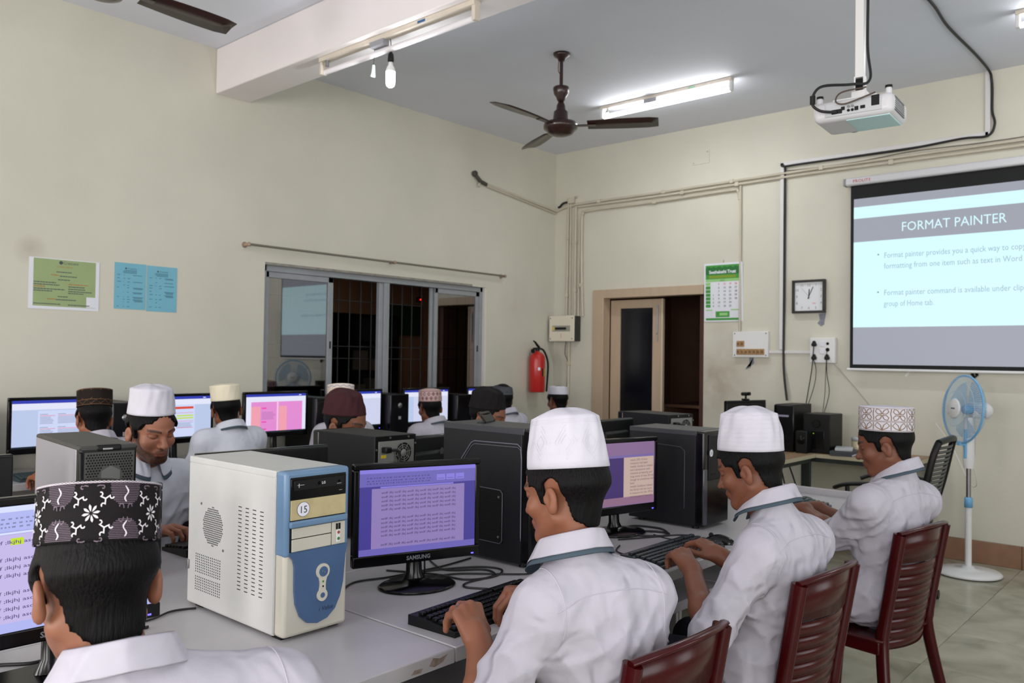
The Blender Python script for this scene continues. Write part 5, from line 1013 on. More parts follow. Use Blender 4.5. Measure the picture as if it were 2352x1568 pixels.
for k in range(3):
    def bl(b):
        n, q = 8, 8; V = []
        for i in range(n + 1):
            for j in range(q + 1):
                r = .03 + .17 * i / n; sp = .45 + .55 * math.sin(PI * i / n * .6); a = (-.5 + j / q) * 1.55 * sp + k * 2 * PI / 3; V.append((r * math.cos(a), r * math.sin(a), .012 + .030 * (j / q - .5)))
        b.raw(m_bl, V, [(i * (q + 1) + j, i * (q + 1) + j + 1, (i + 1) * (q + 1) + j + 1, (i + 1) * (q + 1) + j) for i in range(n) for j in range(q)], MF, True)
    o = part('blade', t, bl); sm_ = o.modifiers.new('thickness', 'SOLIDIFY'); sm_.thickness = .0025
cable('white power cord of the pedestal fan sagging to the wall', [(6.42, 1.40, .80), (6.50, 1.38, .62), (6.62, 1.45, .60), (6.74, 1.60, .85), (6.80, 1.72, 1.0)], .003, m_white)
# ------------------------------------------------------------------ people: bodies grown from blended distance fields
class Field:
    def __init__(s, lo, hi, h):
        s.h = h; s.lo = np.array(lo, float); n = np.ceil((np.array(hi) - s.lo) / h).astype(int) + 1
        s.f = np.full(n, 0.12, np.float32); s.ax = [s.lo[i] + h * np.arange(n[i]) for i in range(3)]
    def sub(s, lo, hi):
        sl = []
        for i in range(3):
            a = max(0, int((lo[i] - s.lo[i]) / s.h)); b = min(s.f.shape[i], int((hi[i] - s.lo[i]) / s.h) + 2); sl.append(slice(a, max(a, b)))
        return tuple(sl)
    def pts(s, sl):
        return np.meshgrid(*[s.ax[i][sl[i]].astype(np.float32) for i in range(3)], indexing='ij', sparse=True)
    def put(s, sl, d, k, sign=1):
        f = s.f[sl]
        if sign > 0:
            if k > 0: hh = np.clip(0.5 + 0.5 * (f - d) / k, 0, 1); r = f + (d - f) * hh - k * hh * (1 - hh)
            else: r = np.minimum(f, d)
        else:
            d = -d
            if k > 0: hh = np.clip(0.5 - 0.5 * (f - d) / k, 0, 1); r = f + (d - f) * hh + k * hh * (1 - hh)
            else: r = np.maximum(f, d)
        s.f[sl] = r
    def cap(s, a, b, ra, rb=None, k=0.02, sign=1):
        rb = ra if rb is None else rb; a = np.array(a, float); b = np.array(b, float); R = max(ra, rb) + k + 0.03
        sl = s.sub(np.minimum(a, b) - R, np.maximum(a, b) + R)
        X, Y, Z = s.pts(sl)
        ab = b - a; L = max(ab @ ab, 1e-9)
        t = np.clip(((X - a[0]) * ab[0] + (Y - a[1]) * ab[1] + (Z - a[2]) * ab[2]) / L, 0, 1)
        d = np.sqrt((X - a[0] - t * ab[0]) ** 2 + (Y - a[1] - t * ab[1]) ** 2 + (Z - a[2] - t * ab[2]) ** 2) - (ra + (rb - ra) * t)
        s.put(sl, d.astype(np.float32), k, sign)
    def ell(s, c, r, Rm=None, k=0.02, sign=1):
        c = np.array(c, float); r = np.array(r, float); R = r.max() + k + 0.03
        sl = s.sub(c - R, c + R); X, Y, Z = s.pts(sl)
        x, y, z = X - c[0], Y - c[1], Z - c[2]
        if Rm is not None:
            x, y, z = (Rm[0, 0] * x + Rm[1, 0] * y + Rm[2, 0] * z, Rm[0, 1] * x + Rm[1, 1] * y + Rm[2, 1] * z, Rm[0, 2] * x + Rm[1, 2] * y + Rm[2, 2] * z)
        k0 = np.sqrt((x / r[0]) ** 2 + (y / r[1]) ** 2 + (z / r[2]) ** 2); k1 = np.sqrt((x / r[0] ** 2) ** 2 + (y / r[1] ** 2) ** 2 + (z / r[2] ** 2) ** 2)
        s.put(sl, (k0 * (k0 - 1) / np.maximum(k1, 1e-6)).astype(np.float32), k, sign)
    def mesh(s): return nets(s.f, s.lo, s.h)
def nets(f, lo, h):
    s = f < 0
    c = np.zeros([n - 1 for n in f.shape], np.int8)
    off = [(i, j, k) for i in (0, 1) for j in (0, 1) for k in (0, 1)]
    N = c.shape
    for (i, j, k) in off: c += s[i:i + N[0], j:j + N[1], k:k + N[2]]
    act = (c > 0) & (c < 8); ijk = np.argwhere(act)
    idx = np.full(N, -1, np.int32); idx[act] = np.arange(len(ijk))
    val = np.stack([f[ijk[:, 0] + i, ijk[:, 1] + j, ijk[:, 2] + k] for (i, j, k) in off], 1)
    P = np.zeros((len(ijk), 3)); cnt = np.zeros(len(ijk))
    O = np.array(off, float)
    for a in range(8):
        for b in range(a + 1, 8):
            if np.abs(O[a] - O[b]).sum() != 1: continue
            va, vb = val[:, a], val[:, b]; x = (va < 0) != (vb < 0)
            t = np.where(x, va / np.where(x, va - vb, 1), 0)
            P += np.where(x[:, None], O[a] + t[:, None] * (O[b] - O[a]), 0); cnt += x
    V = np.array(lo) + h * (ijk + P / cnt[:, None])
    Q = []
    for ax in range(3):
        u, v = (ax + 1) % 3, (ax + 2) % 3
        A = [slice(None)] * 3; B = [slice(None)] * 3; A[ax] = slice(0, -1); B[ax] = slice(1, None)
        for d_ in (u, v): A[d_] = slice(1, -1); B[d_] = slice(1, -1)
        sa, sb = s[tuple(A)], s[tuple(B)]; e = np.argwhere(sa != sb)
        flip = sa[sa != sb]
        e[:, u] += 1; e[:, v] += 1
        def cell(du, dv):
            q = e.copy(); q[:, u] -= du; q[:, v] -= dv; return idx[q[:, 0], q[:, 1], q[:, 2]]
        q = np.stack([cell(1, 1), cell(0, 1), cell(0, 0), cell(1, 0)], 1)
        q[~flip] = q[~flip][:, ::-1]
        Q.append(q)
    F = np.concatenate(Q)
    return V, F[(F >= 0).all(1)]
def sd_poly(px, py, poly):
    poly = np.array(poly, np.float32); n = len(poly)
    d = np.full(np.broadcast(px, py).shape, 1e9, np.float32); s = np.ones_like(d)
    for i in range(n):
        a = poly[i]; b = poly[i - 1]; e = b - a; wx = px - a[0]; wy = py - a[1]
        t = np.clip((wx * e[0] + wy * e[1]) / (e @ e), 0, 1)
        d = np.minimum(d, (wx - e[0] * t) ** 2 + (wy - e[1] * t) ** 2)
        c1 = py >= a[1]; c2 = py < b[1]; c3 = e[0] * wy > e[1] * wx
        s = np.where((c1 & c2 & c3) | (~c1 & ~c2 & ~c3), -s, s)
    return np.sqrt(d) * s
def rotm(yaw, pitch=0.0, roll=0.0):
    """columns = right, forward, up of a head facing 'yaw' (compass angle of forward from +x), pitch > 0 looks down, roll > 0 leans to its own right"""
    f = np.array([math.cos(yaw), math.sin(yaw), 0]); r = np.array([f[1], -f[0], 0.0]); u = np.array([0, 0, 1.0])
    f2 = f * math.cos(pitch) - u * math.sin(pitch); u2 = u * math.cos(pitch) + f * math.sin(pitch)
    r3 = r * math.cos(roll) - u2 * math.sin(roll); u3 = u2 * math.cos(roll) + r * math.sin(roll)
    return np.stack([r3, f2, u3], 1)
V3 = lambda *a: np.array(a, float)
def head_field(F, H, R, k=1.0):
    L = lambda x, y, z: H + R @ V3(x, y, z)
    def E(c, r, kk, sign=1, Rx=None): F.ell(L(*c), r, R if Rx is None else R @ Rx, kk, sign)
    E((0, -.012, .040), (.0735, .094, .082), 0)
    E((0, .030, .020), (.060, .066, .075), .03)             # forehead and upper face
    E((0, .034, -.040), (.055, .060, .066), .03)            # cheeks and jaw
    E((0, .074, -.094), (.023, .022, .020), .025)            # chin
    for s in (-1, 1):
        F.cap(L(s * .052, .0, -.058), L(s * .02, .074, -.094), .017, .015, .025)      # jaw line
        E((s * .040, .064, -.028), (.024, .022, .020), .02)  # cheek bone
        E((s * .032, .082, .006), (.017, .012, .011), .012, -1)   # eye socket
        E((s * .032, .078, .003), (.0145, .0125, .0115), .004)    # lidded eye
        F.cap(L(s * .012, .094, .020), L(s * .046, .080, .020), .0075, .006, .012)    # brow ridge
    F.cap(L(0, .089, .014), L(0, .113, -.026), .0075, .0100, .012)       # nose bridge
    E((0, .115, -.031), (.0115, .0125, .0098), .007)
    for s in (-1, 1): E((s * .0125, .101, -.034), (.0082, .0105, .0075), .006)
    E((0, .091, -.060), (.024, .015, .014), .012)
    F.cap(L(-.017, .0965, -.0585), L(0, .1015, -.0575), .0045, .0058, .004); F.cap(L(.017, .0965, -.0585), L(0, .1015, -.0575), .0045, .0058, .004)
    F.cap(L(-.014, .0945, -.0695), L(0, .0985, -.0700), .0058, .0070, .004); F.cap(L(.014, .0945, -.0695), L(0, .0985, -.0700), .0058, .0070, .004)
    F.cap(L(-.024, .101, -.0640), L(0, .1085, -.0638), .0022, .0022, .003, -1); F.cap(L(.024, .101, -.0640), L(0, .1085, -.0638), .0022, .0022, .003, -1)
def ear_field(F, H, R):
    L = lambda x, y, z: H + R @ V3(x, y, z)
    def E(c, r, kk, sign=1, Rx=None): F.ell(L(*c), r, R if Rx is None else R @ Rx, kk, sign)
    for s in (-1, 1):
        # ear
        Rx = np.array(Matrix.Rotation(s * 0.22, 3, 'Z'))
        E((s * .079, -.010, -.016), (.0080, .0180, .0270), .005, 1, Rx)
        E((s * .078, -.010, -.036), (.0080, .011, .014), .008, 1, Rx)
        E((s * .0885, -.004, -.014), (.0065, .0105, .0185), .003, -1, Rx)
        F.cap(L(s * .077, .008, -.020), L(s * .077, .008, -.010), .004, .004, .005)
HAIR = [(.088, .16), (.080, .052), (.062, .046), (.050, .020), (.030, .014), (.026, -.022), (.013, -.026), (.009, .020), (-.012, .032), (-.034, .018), (-.036, -.030), (-.040, -.066), (-.062, -.094), (-.085, -.108), (-.14, -.110), (-.16, .16)]
def skin_color(V, H, R, base, beard, lips):
    P = (V - H) @ R; x, y, z = P[:, 0], P[:, 1], P[:, 2]
    n = len(V); c = np.ones((n, 4)); c[:, :3] = base
    near = (np.abs(P) < .17).all(1)
    rnd = np.random.rand(n)
    def mix(mask, col, a):
        m = (np.clip(mask, 0, 1) * near * a)[:, None]; c[:, :3] = c[:, :3] * (1 - m) + np.array(col) * m
    sm = lambda d, wd: np.clip(0.5 - d / wd, 0, 1)
    dk = np.array(base) * 0.07
    for s in (-1, 1):
        # brow and lash line
        cx = s * x; t = (cx - .014) / .036
        mix(sm(np.abs(z - (.0215 + .004 * np.sin(np.clip(t, 0, 1) * 2.2))) - .0045, .004) * (t > -.05) * (t < 1.1) * (y > .05), dk, .92)
        mix(sm(np.abs(z + .005 - .004 * ((cx - .032) / .015) ** 2) - .0014, .003) * (np.abs(cx - .032) < .017) * (y > .06), dk, .9)
    mix(sm(np.abs(z + .064) - .0115, .004) * (np.abs(x) < .026) * (y > .08), lips, .55)
    mix(sm(np.abs(z + .0642) - .001, .003) * (np.abs(x) < .023) * (y > .08), dk, .7)
    for s in (-1, 1): mix(((s * x - .008) ** 2 + (z + .041) ** 2 < .0032 ** 2) * (y > .09), dk, .8)
    if beard > 0:
        jaw = sd_poly(y.astype(np.float32), z.astype(np.float32), [(.038, .004), (.040, -.03), (.058, -.058), (.078, -.066), (.090, -.076), (.12, -.078), (.12, -.14), (.03, -.13), (.012, -.075), (.014, .0)])
        mix(sm(jaw - .004, .012) * (0.8 + 0.2 * rnd), dk, beard)
        mu = sd_poly(np.abs(x).astype(np.float32), z.astype(np.float32), [(0, -.047), (.024, -.053), (.031, -.075), (.027, -.075), (.021, -.058), (0, -.054)])
        mix(sm(mu, .006) * (y > .07) * (0.7 + 0.3 * rnd), dk, beard * .9)
    return c
SKIN = mat('skin', (150, 95, 70), rough=0.48, spec=0.4, attr='Col', var=0.06, vscale=30, bump=0.05, bscale=300, sss=0.02)
HAIRM = mat('black_hair', (7, 6, 7), rough=0.55, spec=0.15, bump=0.5, bscale=260, stretch=(1, 1, 0.10))
def cloth_mat(name, rgb, rough=0.8, crease=0.0):
    m = mat(name, rgb, rough=rough, spec=0.2, var=0.05, vscale=14, bump=0.3, bscale=16)
    if crease:
        nt = m.node_tree; N = nt.nodes; L = nt.links; b = N['Principled BSDF']; bp0 = b.inputs['Normal'].links[0].from_node
        tc = N.new('ShaderNodeTexCoord'); prev = bp0.outputs[0]
        for rot, sc, s_ in (((.3, .5, .4), (13, 13, 4.5), 1.0), ((.9, -.4, 1.3), (16, 6, 14), .8)):
            mp = N.new('ShaderNodeMapping'); mp.inputs['Rotation'].default_value = rot; mp.inputs['Scale'].default_value = sc; L.new(tc.outputs['Object'], mp.inputs[0])
            n = N.new('ShaderNodeTexNoise'); n.noise_type = 'RIDGED_MULTIFRACTAL'; n.inputs['Scale'].default_value = 1.0; n.inputs['Detail'].default_value = 2.5; n.inputs['Distortion'].default_value = .8; L.new(mp.outputs[0], n.inputs[0])
            bp = N.new('ShaderNodeBump'); bp.inputs['Strength'].default_value = crease * s_; bp.inputs['Distance'].default_value = .02; L.new(n.outputs[0], bp.inputs['Height']); L.new(prev, bp.inputs['Normal']); prev = bp.outputs[0]
        L.new(prev, b.inputs['Normal'])
    return m
SHIRT = cloth_mat('white_cotton', (184, 181, 192), crease=.9); SHIRT_B = cloth_mat('pale_blue_cotton', (206, 210, 222), crease=.4)
TEAL = cloth_mat('slate_teal_trim', (72, 86, 97)); TROUSER = cloth_mat('dark_trouser_cloth', (38, 40, 48)); SHOE = mat('dark_leather', (20, 17, 16), rough=0.4)
def hand(F, W, d, up, side, curl=(0.5, 0.7, 0.5), spread=1.0, thumb=0.3, size=1.0, ring=None):
    """W wrist, d direction of the knuckles, up the back of the hand, side = +1 when the thumb is on d x up"""
    d = V3(*d); d /= np.linalg.norm(d); up = V3(*up); up -= d * (up @ d); up /= np.linalg.norm(up); sd = np.cross(d, up) * side
    pt = lambda a, b, c: W + size * (sd * a + d * b + up * c)
    xs = (.030, .0095, -.0105, -.029); ln = (.088, .092, .086, .076); fl = ((.042, .024, .019), (.046, .027, .020), (.042, .025, .020), (.032, .019, .018))
    out = []
    F.cap(pt(0, -.02, 0), pt(0, .03, 0), .025 * size, .027 * size, .02)
    for i in range(4):
        kn = pt(xs[i] * spread, ln[i], .004 - .004 * abs(i - 1.3))
        F.cap(pt(xs[i] * .6, .018, -.002), kn, .0145 * size, .0115 * size, .012)
        p = kn; ang = 0.0; r = .0097 * size; fan = xs[i] * 2.2 * spread
        seg = []
        for j in range(3):
            ang += curl[j] * (1 + 0.06 * (i - 1))
            dr = (d + sd * fan) / np.linalg.norm(d + sd * fan)
            q = p + size * fl[i][j] * (dr * math.cos(ang) - up * math.sin(ang)); F.cap(p, q, r, r * .88, .003); seg.append((p, q, r)); p = q; r *= .90
        out.append(seg)
    F.cap(pt(.012, .012, -.008), pt(.038, .040, -.016), .0155 * size, .0135 * size, .012)
    a = pt(.038, .040, -.016); b = a + size * (sd * (.020 - thumb * .02) + d * .030 - up * .010); F.cap(a, b, .0125 * size, .0105 * size, .004)
    c_ = b + size * (sd * (.004 - thumb * .02) + d * .026 - up * .006); F.cap(b, c_, .0105 * size, .0085 * size, .003)
    return out
def collar_mesh(N_, ax, ay, yaw, tilt, H_, m, parent, root, name='collar', open_=0.22, width=.045, drop=.035, trim=False, up=0.0):
    """turned-down shirt collar: a band round the neck folded over into a fall whose points meet at the front"""
    b = MB(); n = 40; V = []; prof = []
    for i in range(n + 1):
        u_ = -1 + 2 * i / n; a = math.pi / 2 + PI + u_ * (PI - open_)       # 0 at nape
        fr = abs(u_)                                                        # 1 at the front
        ca, sa = math.cos(a), math.sin(a)
        band = .042 - .012 * fr
        pts = [(ax * ca, ay * sa, 0.0), (ax * 1.01 * ca, ay * 1.01 * sa, band), ((ax + .006) * ca, (ay + .006) * sa, band + .003)]
        wd = width + .020 * max(0, fr - .6) / .4
        ox = .020 + .012 * fr
        pts += [((ax + ox * .6) * ca, (ay + ox * .6) * sa, band - wd * .5), ((ax + ox + .004) * ca + (0), (ay + ox + .004) * sa, band - wd)]
        if trim: pts = [((ax + ox * .66) * ca, (ay + ox * .66) * sa, band - wd * .72), ((ax + ox + .008) * ca, (ay + ox + .008) * sa, band - wd - .012)]
        prof.append([(x, y, z + y * tilt) for x, y, z in pts])
    k = len(prof[0]); V = [p for r in prof for p in r]
    F_ = [(i * k + j, i * k + j + 1, (i + 1) * k + j + 1, (i + 1) * k + j) for i in range(n) for j in range(k - 1)]
    M = T(*(V3(*N_) - root)) @ RZ(yaw - PI / 2)
    b.raw(m, V, F_, M, True)
    o = b.build(name, parent)
    sm = o.modifiers.new('thickness', 'SOLIDIFY'); sm.thickness = .0022; sm.offset = 1
    ss = o.modifiers.new('smooth', 'SUBSURF'); ss.levels = 1; ss.render_levels = 1
    return o
def build_person(label, group, head, yaw, pitch, roll, neck, face_yaw=None, sh=None, el=None, wr=None, hd=None, pelvis=None, res=.005, sres=.008, skin=(150, 95, 70), beard=0.0, shirt=SHIRT, sleeve=0.85,
                 trim=True, curl=(0.5, 0.7, 0.5), thumbs=(0.3, 0.3), cap=None, legs=True, hair_t=.010, seed=0, shw=.158, ring=False, hsize=1.0, hs=1.0, handup=None, lean=0.0, wr_amp=1.0, coll=None, seam=False):
    rng = np.random.RandomState(seed)
    H = V3(*head); Nk = V3(*neck); fy = yaw if face_yaw is None else face_yaw
    f = V3(math.cos(yaw), math.sin(yaw), 0); r = V3(f[1], -f[0], 0); up = V3(0, 0, 1)
    R = rotm(fy, pitch, roll)
    if pelvis is None: pelvis = (Nk - f * .10) * V3(1, 1, 0) + V3(0, 0, .54)
    pelvis = V3(*pelvis)
    if sh is None: sh = [Nk - r * shw - up * .060 + f * .015, Nk + r * shw - up * .060 + f * .015]
    sh = [V3(*p) for p in sh]
    if el is None: el = [sh[0] - r * .05 + f * .08 - up * .26, sh[1] + r * .05 + f * .08 - up * .26]
    el = [V3(*p) for p in el]
    if wr is None: wr = [e + f * .22 + V3(0, 0, .80 - e[2]) + r * s * .04 for e, s in zip(el, (1, -1))]
    wr = [V3(*p) for p in wr]
    if hd is None: hd = [f - up * .15, f - up * .15]
    root = np.array([pelvis[0], pelvis[1], 0.0])
    o = thing('person', label, 'person', tuple(root), 0, group)
    base = np.array(srgb(skin))
    # ---- body: head, neck, trunk, arms and hands as one surface
    allp = np.array([H + V3(0, 0, .15), H - V3(.14, .14, .1), H + V3(.14, .14, 0), pelvis - V3(.15, .15, .02), pelvis + V3(.15, .15, 0)] + sh + el + wr + [w_ + V3(*d_) / np.linalg.norm(d_) * .21 for w_, d_ in zip(wr, hd)])
    F = Field(allp.min(0) - .07, allp.max(0) + .06, res)
    head_field(F, H, R)
    hf0 = F.f.copy(); nb0 = Nk + V3(math.cos(yaw), math.sin(yaw), 0) * .012 - V3(0, 0, .05)
    F.cap(nb0, H + R @ V3(0, -.020, -.045), .052, .047, .024); hf = F.f.copy(); F.f = hf0
    ear_field(F, H, R)
    nb = Nk + f * .012 - up * .05
    F.cap(nb, H + R @ V3(0, -.020, -.045), .052, .047, .024)
    F.cap(nb, H + R @ V3(0, .018, -.070), .042, .038, .02)
    F.cap(sh[0] + r * .03 + f * .01 - up * .02, sh[1] - r * .03 + f * .01 - up * .02, .036, .036, .02)
    ch = Nk * .72 + pelvis * .28 + f * .02
    F.cap(nb - up * .03, ch, .05, .065, .02); F.cap(ch, pelvis + f * .01, .065, .07, .02)
    for i in range(2):
        F.cap(sh[i], el[i], .036, .036, .02)
        m_ = el[i] * .65 + wr[i] * .35
        F.cap(el[i], m_, .038, .039, .02); F.cap(m_, wr[i], .039, .0265, .02)
        up_i = V3(0, 0, 1) if handup is None else V3(*handup[i])
        fing = hand(F, wr[i], hd[i], up_i, 1 if i == 0 else -1, curl, 1.0, thumbs[i], hsize)
        if i == 0: lf = fing
    V, Q = F.mesh()
    c = skin_color(V, H, R, base, beard, base * V3(.82, .62, .62))
    np_mesh('body', V - root, Q, SKIN, o, True, c)
    # ---- hair: the skull raised inside the hairline
    sl = F.sub(H - .15, H + .17); X, Y, Z = F.pts(sl); x, y, z = X - H[0], Y - H[1], Z - H[2]
    lx, ly, lz = [R[0, i] * x + R[1, i] * y + R[2, i] * z for i in range(3)]
    sub = hf[sl]; hz_, ht_ = cap.hem if cap else (.05, .1)
    rag = .0022 * np.sin(lx * 420 + lz * 90) * np.sin(ly * 310 + 2)
    reg = np.maximum(sd_poly(ly, lz, HAIR), (np.abs(lx) - np.clip(.052 + (lz + .10) * .9, .03, .2)) * .8) + rag
    hair = np.maximum(np.maximum(sub - np.clip(hair_t * (0.30 + (lz + .10) * 9), .0028, hair_t * 1.3).astype(np.float32) * (1 - .8 * np.clip((lz - (hz_ - .040 + ht_ * (ly + .011))) / .036, 0, 1)).astype(np.float32), reg), -(sub + .012))
    hV, hQ = nets(hair.astype(np.float32), [F.ax[i][sl[i]][0] for i in range(3)], res)
    np_mesh('hair', hV - root, hQ, HAIRM, o)
    # ---- shirt
    lo = np.minimum.reduce([pelvis - .24, sh[0] - .14, sh[1] - .14, el[0] - .11, el[1] - .11, Nk - .2]); hi = np.maximum.reduce([pelvis + .24, sh[0] + .14, sh[1] + .14, el[0] + .11, el[1] + .11, Nk + .1])
    lo[2] = min(lo[2], pelvis[2] - .10)
    S = Field(lo, hi, sres)
    Rb = np.stack([r, f, up], 1)
    chest = (sh[0] + sh[1]) / 2
    S.cap(sh[0] + r * .035, sh[1] - r * .035, .066, .066, 0)
    S.ell(chest * .78 + pelvis * .22 + f * .012, (.165, .118, .17), Rb, .06)
    S.ell(chest * .45 + pelvis * .55, (.150, .118, .20), Rb, .06)
    S.ell(pelvis + up * .01, (.168, .125, .135), Rb, .05); S.ell(pelvis - up * .035 + f * .02, (.172, .135, .07), Rb, .03)
    for s_ in (-1, 1): S.cap(pelvis + r * s_ * .085 + up * .01, pelvis + r * s_ * .09 + f * .13 - up * .005, .100, .094, .03)
    S.cap(chest + up * .02, Nk + f * .006 + up * .004, .062, .054, .05)
    for i, s_ in ((0, -1), (1, 1)):
        S.cap(Nk - up * .025, sh[i] + up * .012, .040, .050, .04)
        e2 = sh[i] + (el[i] - sh[i]) * min(1, sleeve)
        S.cap(sh[i], e2, .064, .060, .045)
        if sleeve > 1:
            e3 = el[i] + (wr[i] - el[i]) * (sleeve - 1); S.cap(el[i], e3, .060, .050, .02)
            S.cap(e3 - (wr[i] - el[i]) * .06, e3, .053, .054, .003)
        else:
            ax_ = (el[i] - sh[i]) / np.linalg.norm(el[i] - sh[i]); S.cap(e2 - ax_ * .03, e2 + ax_ * .01, .064, .065, .004)
    # open the neck, fold the cloth
    S.cap(Nk + f * .012 + up * .025, Nk + f * .018 + up * .14, .050, .060, .010, -1)
    X, Y, Z = S.pts((slice(None),) * 3); a = (X - root[0]) * r[0] + (Y - root[1]) * r[1]; b_ = (X - root[0]) * f[0] + (Y - root[1]) * f[1]
    p1, p2, p3, p4 = rng.rand(4) * 6
    wv = np.sin(a * 34 + 9 * Z + 1.6 * np.sin(Z * 13 + p1) + 1.2 * np.sin(b_ * 17 + p2)); wv2 = np.sin(Z * 46 - 26 * a + 2.2 * np.sin(a * 15 + p3) + b_ * 22); wv3 = np.sin(a * 85 + 30 * Z + 2 * np.sin(Z * 31 + p4) + b_ * 50)
    low = np.clip((Nk[2] - .06 - Z) / .12, 0, 1)
    S.f = (S.f + wr_amp * low * (.0065 * (np.abs(wv) ** .6 - .55) + .0055 * (np.abs(wv2) ** .6 - .55) + .0018 * wv3)).astype(np.float32)
    sV, sQ = S.mesh(); np_mesh('shirt', sV - root, sQ, shirt, o)
    if seam:     # yoke seam across the back and arm-hole seams, laid on the cloth
        def val(p):
            q = (p - S.lo) / S.h; i = np.clip(q.astype(int), 0, np.array(S.f.shape) - 2); t_ = q - i; v = 0.0
            for dx in (0, 1):
                for dy in (0, 1):
                    for dz in (0, 1): v += S.f[i[0] + dx, i[1] + dy, i[2] + dz] * (t_[0] if dx else 1 - t_[0]) * (t_[1] if dy else 1 - t_[1]) * (t_[2] if dz else 1 - t_[2])
            return v
        def hit(p0, d):
            p = p0.copy()
            for _ in range(60):
                v = val(p)
                if v < .0006: return p
                p = p + d * max(v * .7, .0006)
            return None
        cs = (sh[0] + sh[1]) / 2
        line = [hit(cs + r * u_ * .15 - f * .22 + up * (.050 - .030 * u_ * u_), f) for u_ in np.linspace(-1, 1, 25)]
        arms = [[hit(sh[i] - r * s_ * .012 + (-f * math.cos(a_) + up * math.sin(a_)) * .14, f * math.cos(a_) - up * math.sin(a_)) for a_ in np.linspace(-.6, 1.9, 16)] for i, s_ in ((0, -1), (1, 1))]
        for ln in [line] + arms:
            pts = [Vector(p - root) for p in ln if p is not None]
            if len(pts) > 4: b = MB(); b.tube(mat('shirt_seam', (188, 185, 196), rough=0.9), pts, .0011, 5); b.build('seam', o)
    cN = V3(*coll) if coll is not None else Nk + f * .012 + up * .008
    collar_mesh(cN, .066, .068, yaw, -.30 + lean, H, shirt, o, root)
    if trim: collar_mesh(cN, .066, .068, yaw, -.30 + lean, H, TEAL, o, root, 'collar_trim', trim=True)
    # ---- trousers and shoes
    if legs:
        tl = Field(np.minimum(pelvis, pelvis + f * .6) - V3(.32, .32, 0) * 1 + V3(0, 0, -.55), np.maximum(pelvis, pelvis + f * .6) + V3(.32, .32, .12), .014)
        sl_ = []
        for s_ in (-1, 1):
            hip = pelvis + r * s_ * .09 - up * .01; kn = pelvis + f * .40 + r * s_ * .12 - up * .065; an = V3(*(pelvis + f * .38 + r * s_ * .11)[:2], .10)
            tl.cap(hip, kn, .072, .062, .03); tl.cap(kn, an, .066, .056, .02); sl_.append(an)
        tl.ell(pelvis, (.135, .10, .08), Rb, .05)
        tV, tQ = tl.mesh(); np_mesh('trousers', tV - root, tQ, TROUSER, o)
        for an in sl_:
            b = MB(); M = T(*(an - root)) @ RZ(yaw - PI / 2)
            b.tube(SHOE, [(0, -.07, -.06), (0, -.02, -.055), (0, .06, -.06), (0, .13, -.07), (0, .17, -.078)], (.032, .042, .042, .036, .018), 12, True, M, True, 0.9)
            b.cyl(SHOE, (0, -.02, -.05), (0, -.02, .02), .045, .048, 12, True, M); b.box(SHOE, (-.04, -.10, -.10), (.04, .17, -.088), .008, 2, M); b.build('shoe', o)
    if ring:
        p, q, rr = lf[2][0]; t_ = (q - p) / np.linalg.norm(q - p); b = MB(); cpt = p + t_ * .010 - root
        b.tube(mat('silver_ring', (225, 225, 230), rough=0.2, metal=1.0), (cpt, cpt + t_ * .005), .0122, 20); b.build('ring', o)
    if cap: cap(o, H - root, R)
    return o, H, R, root
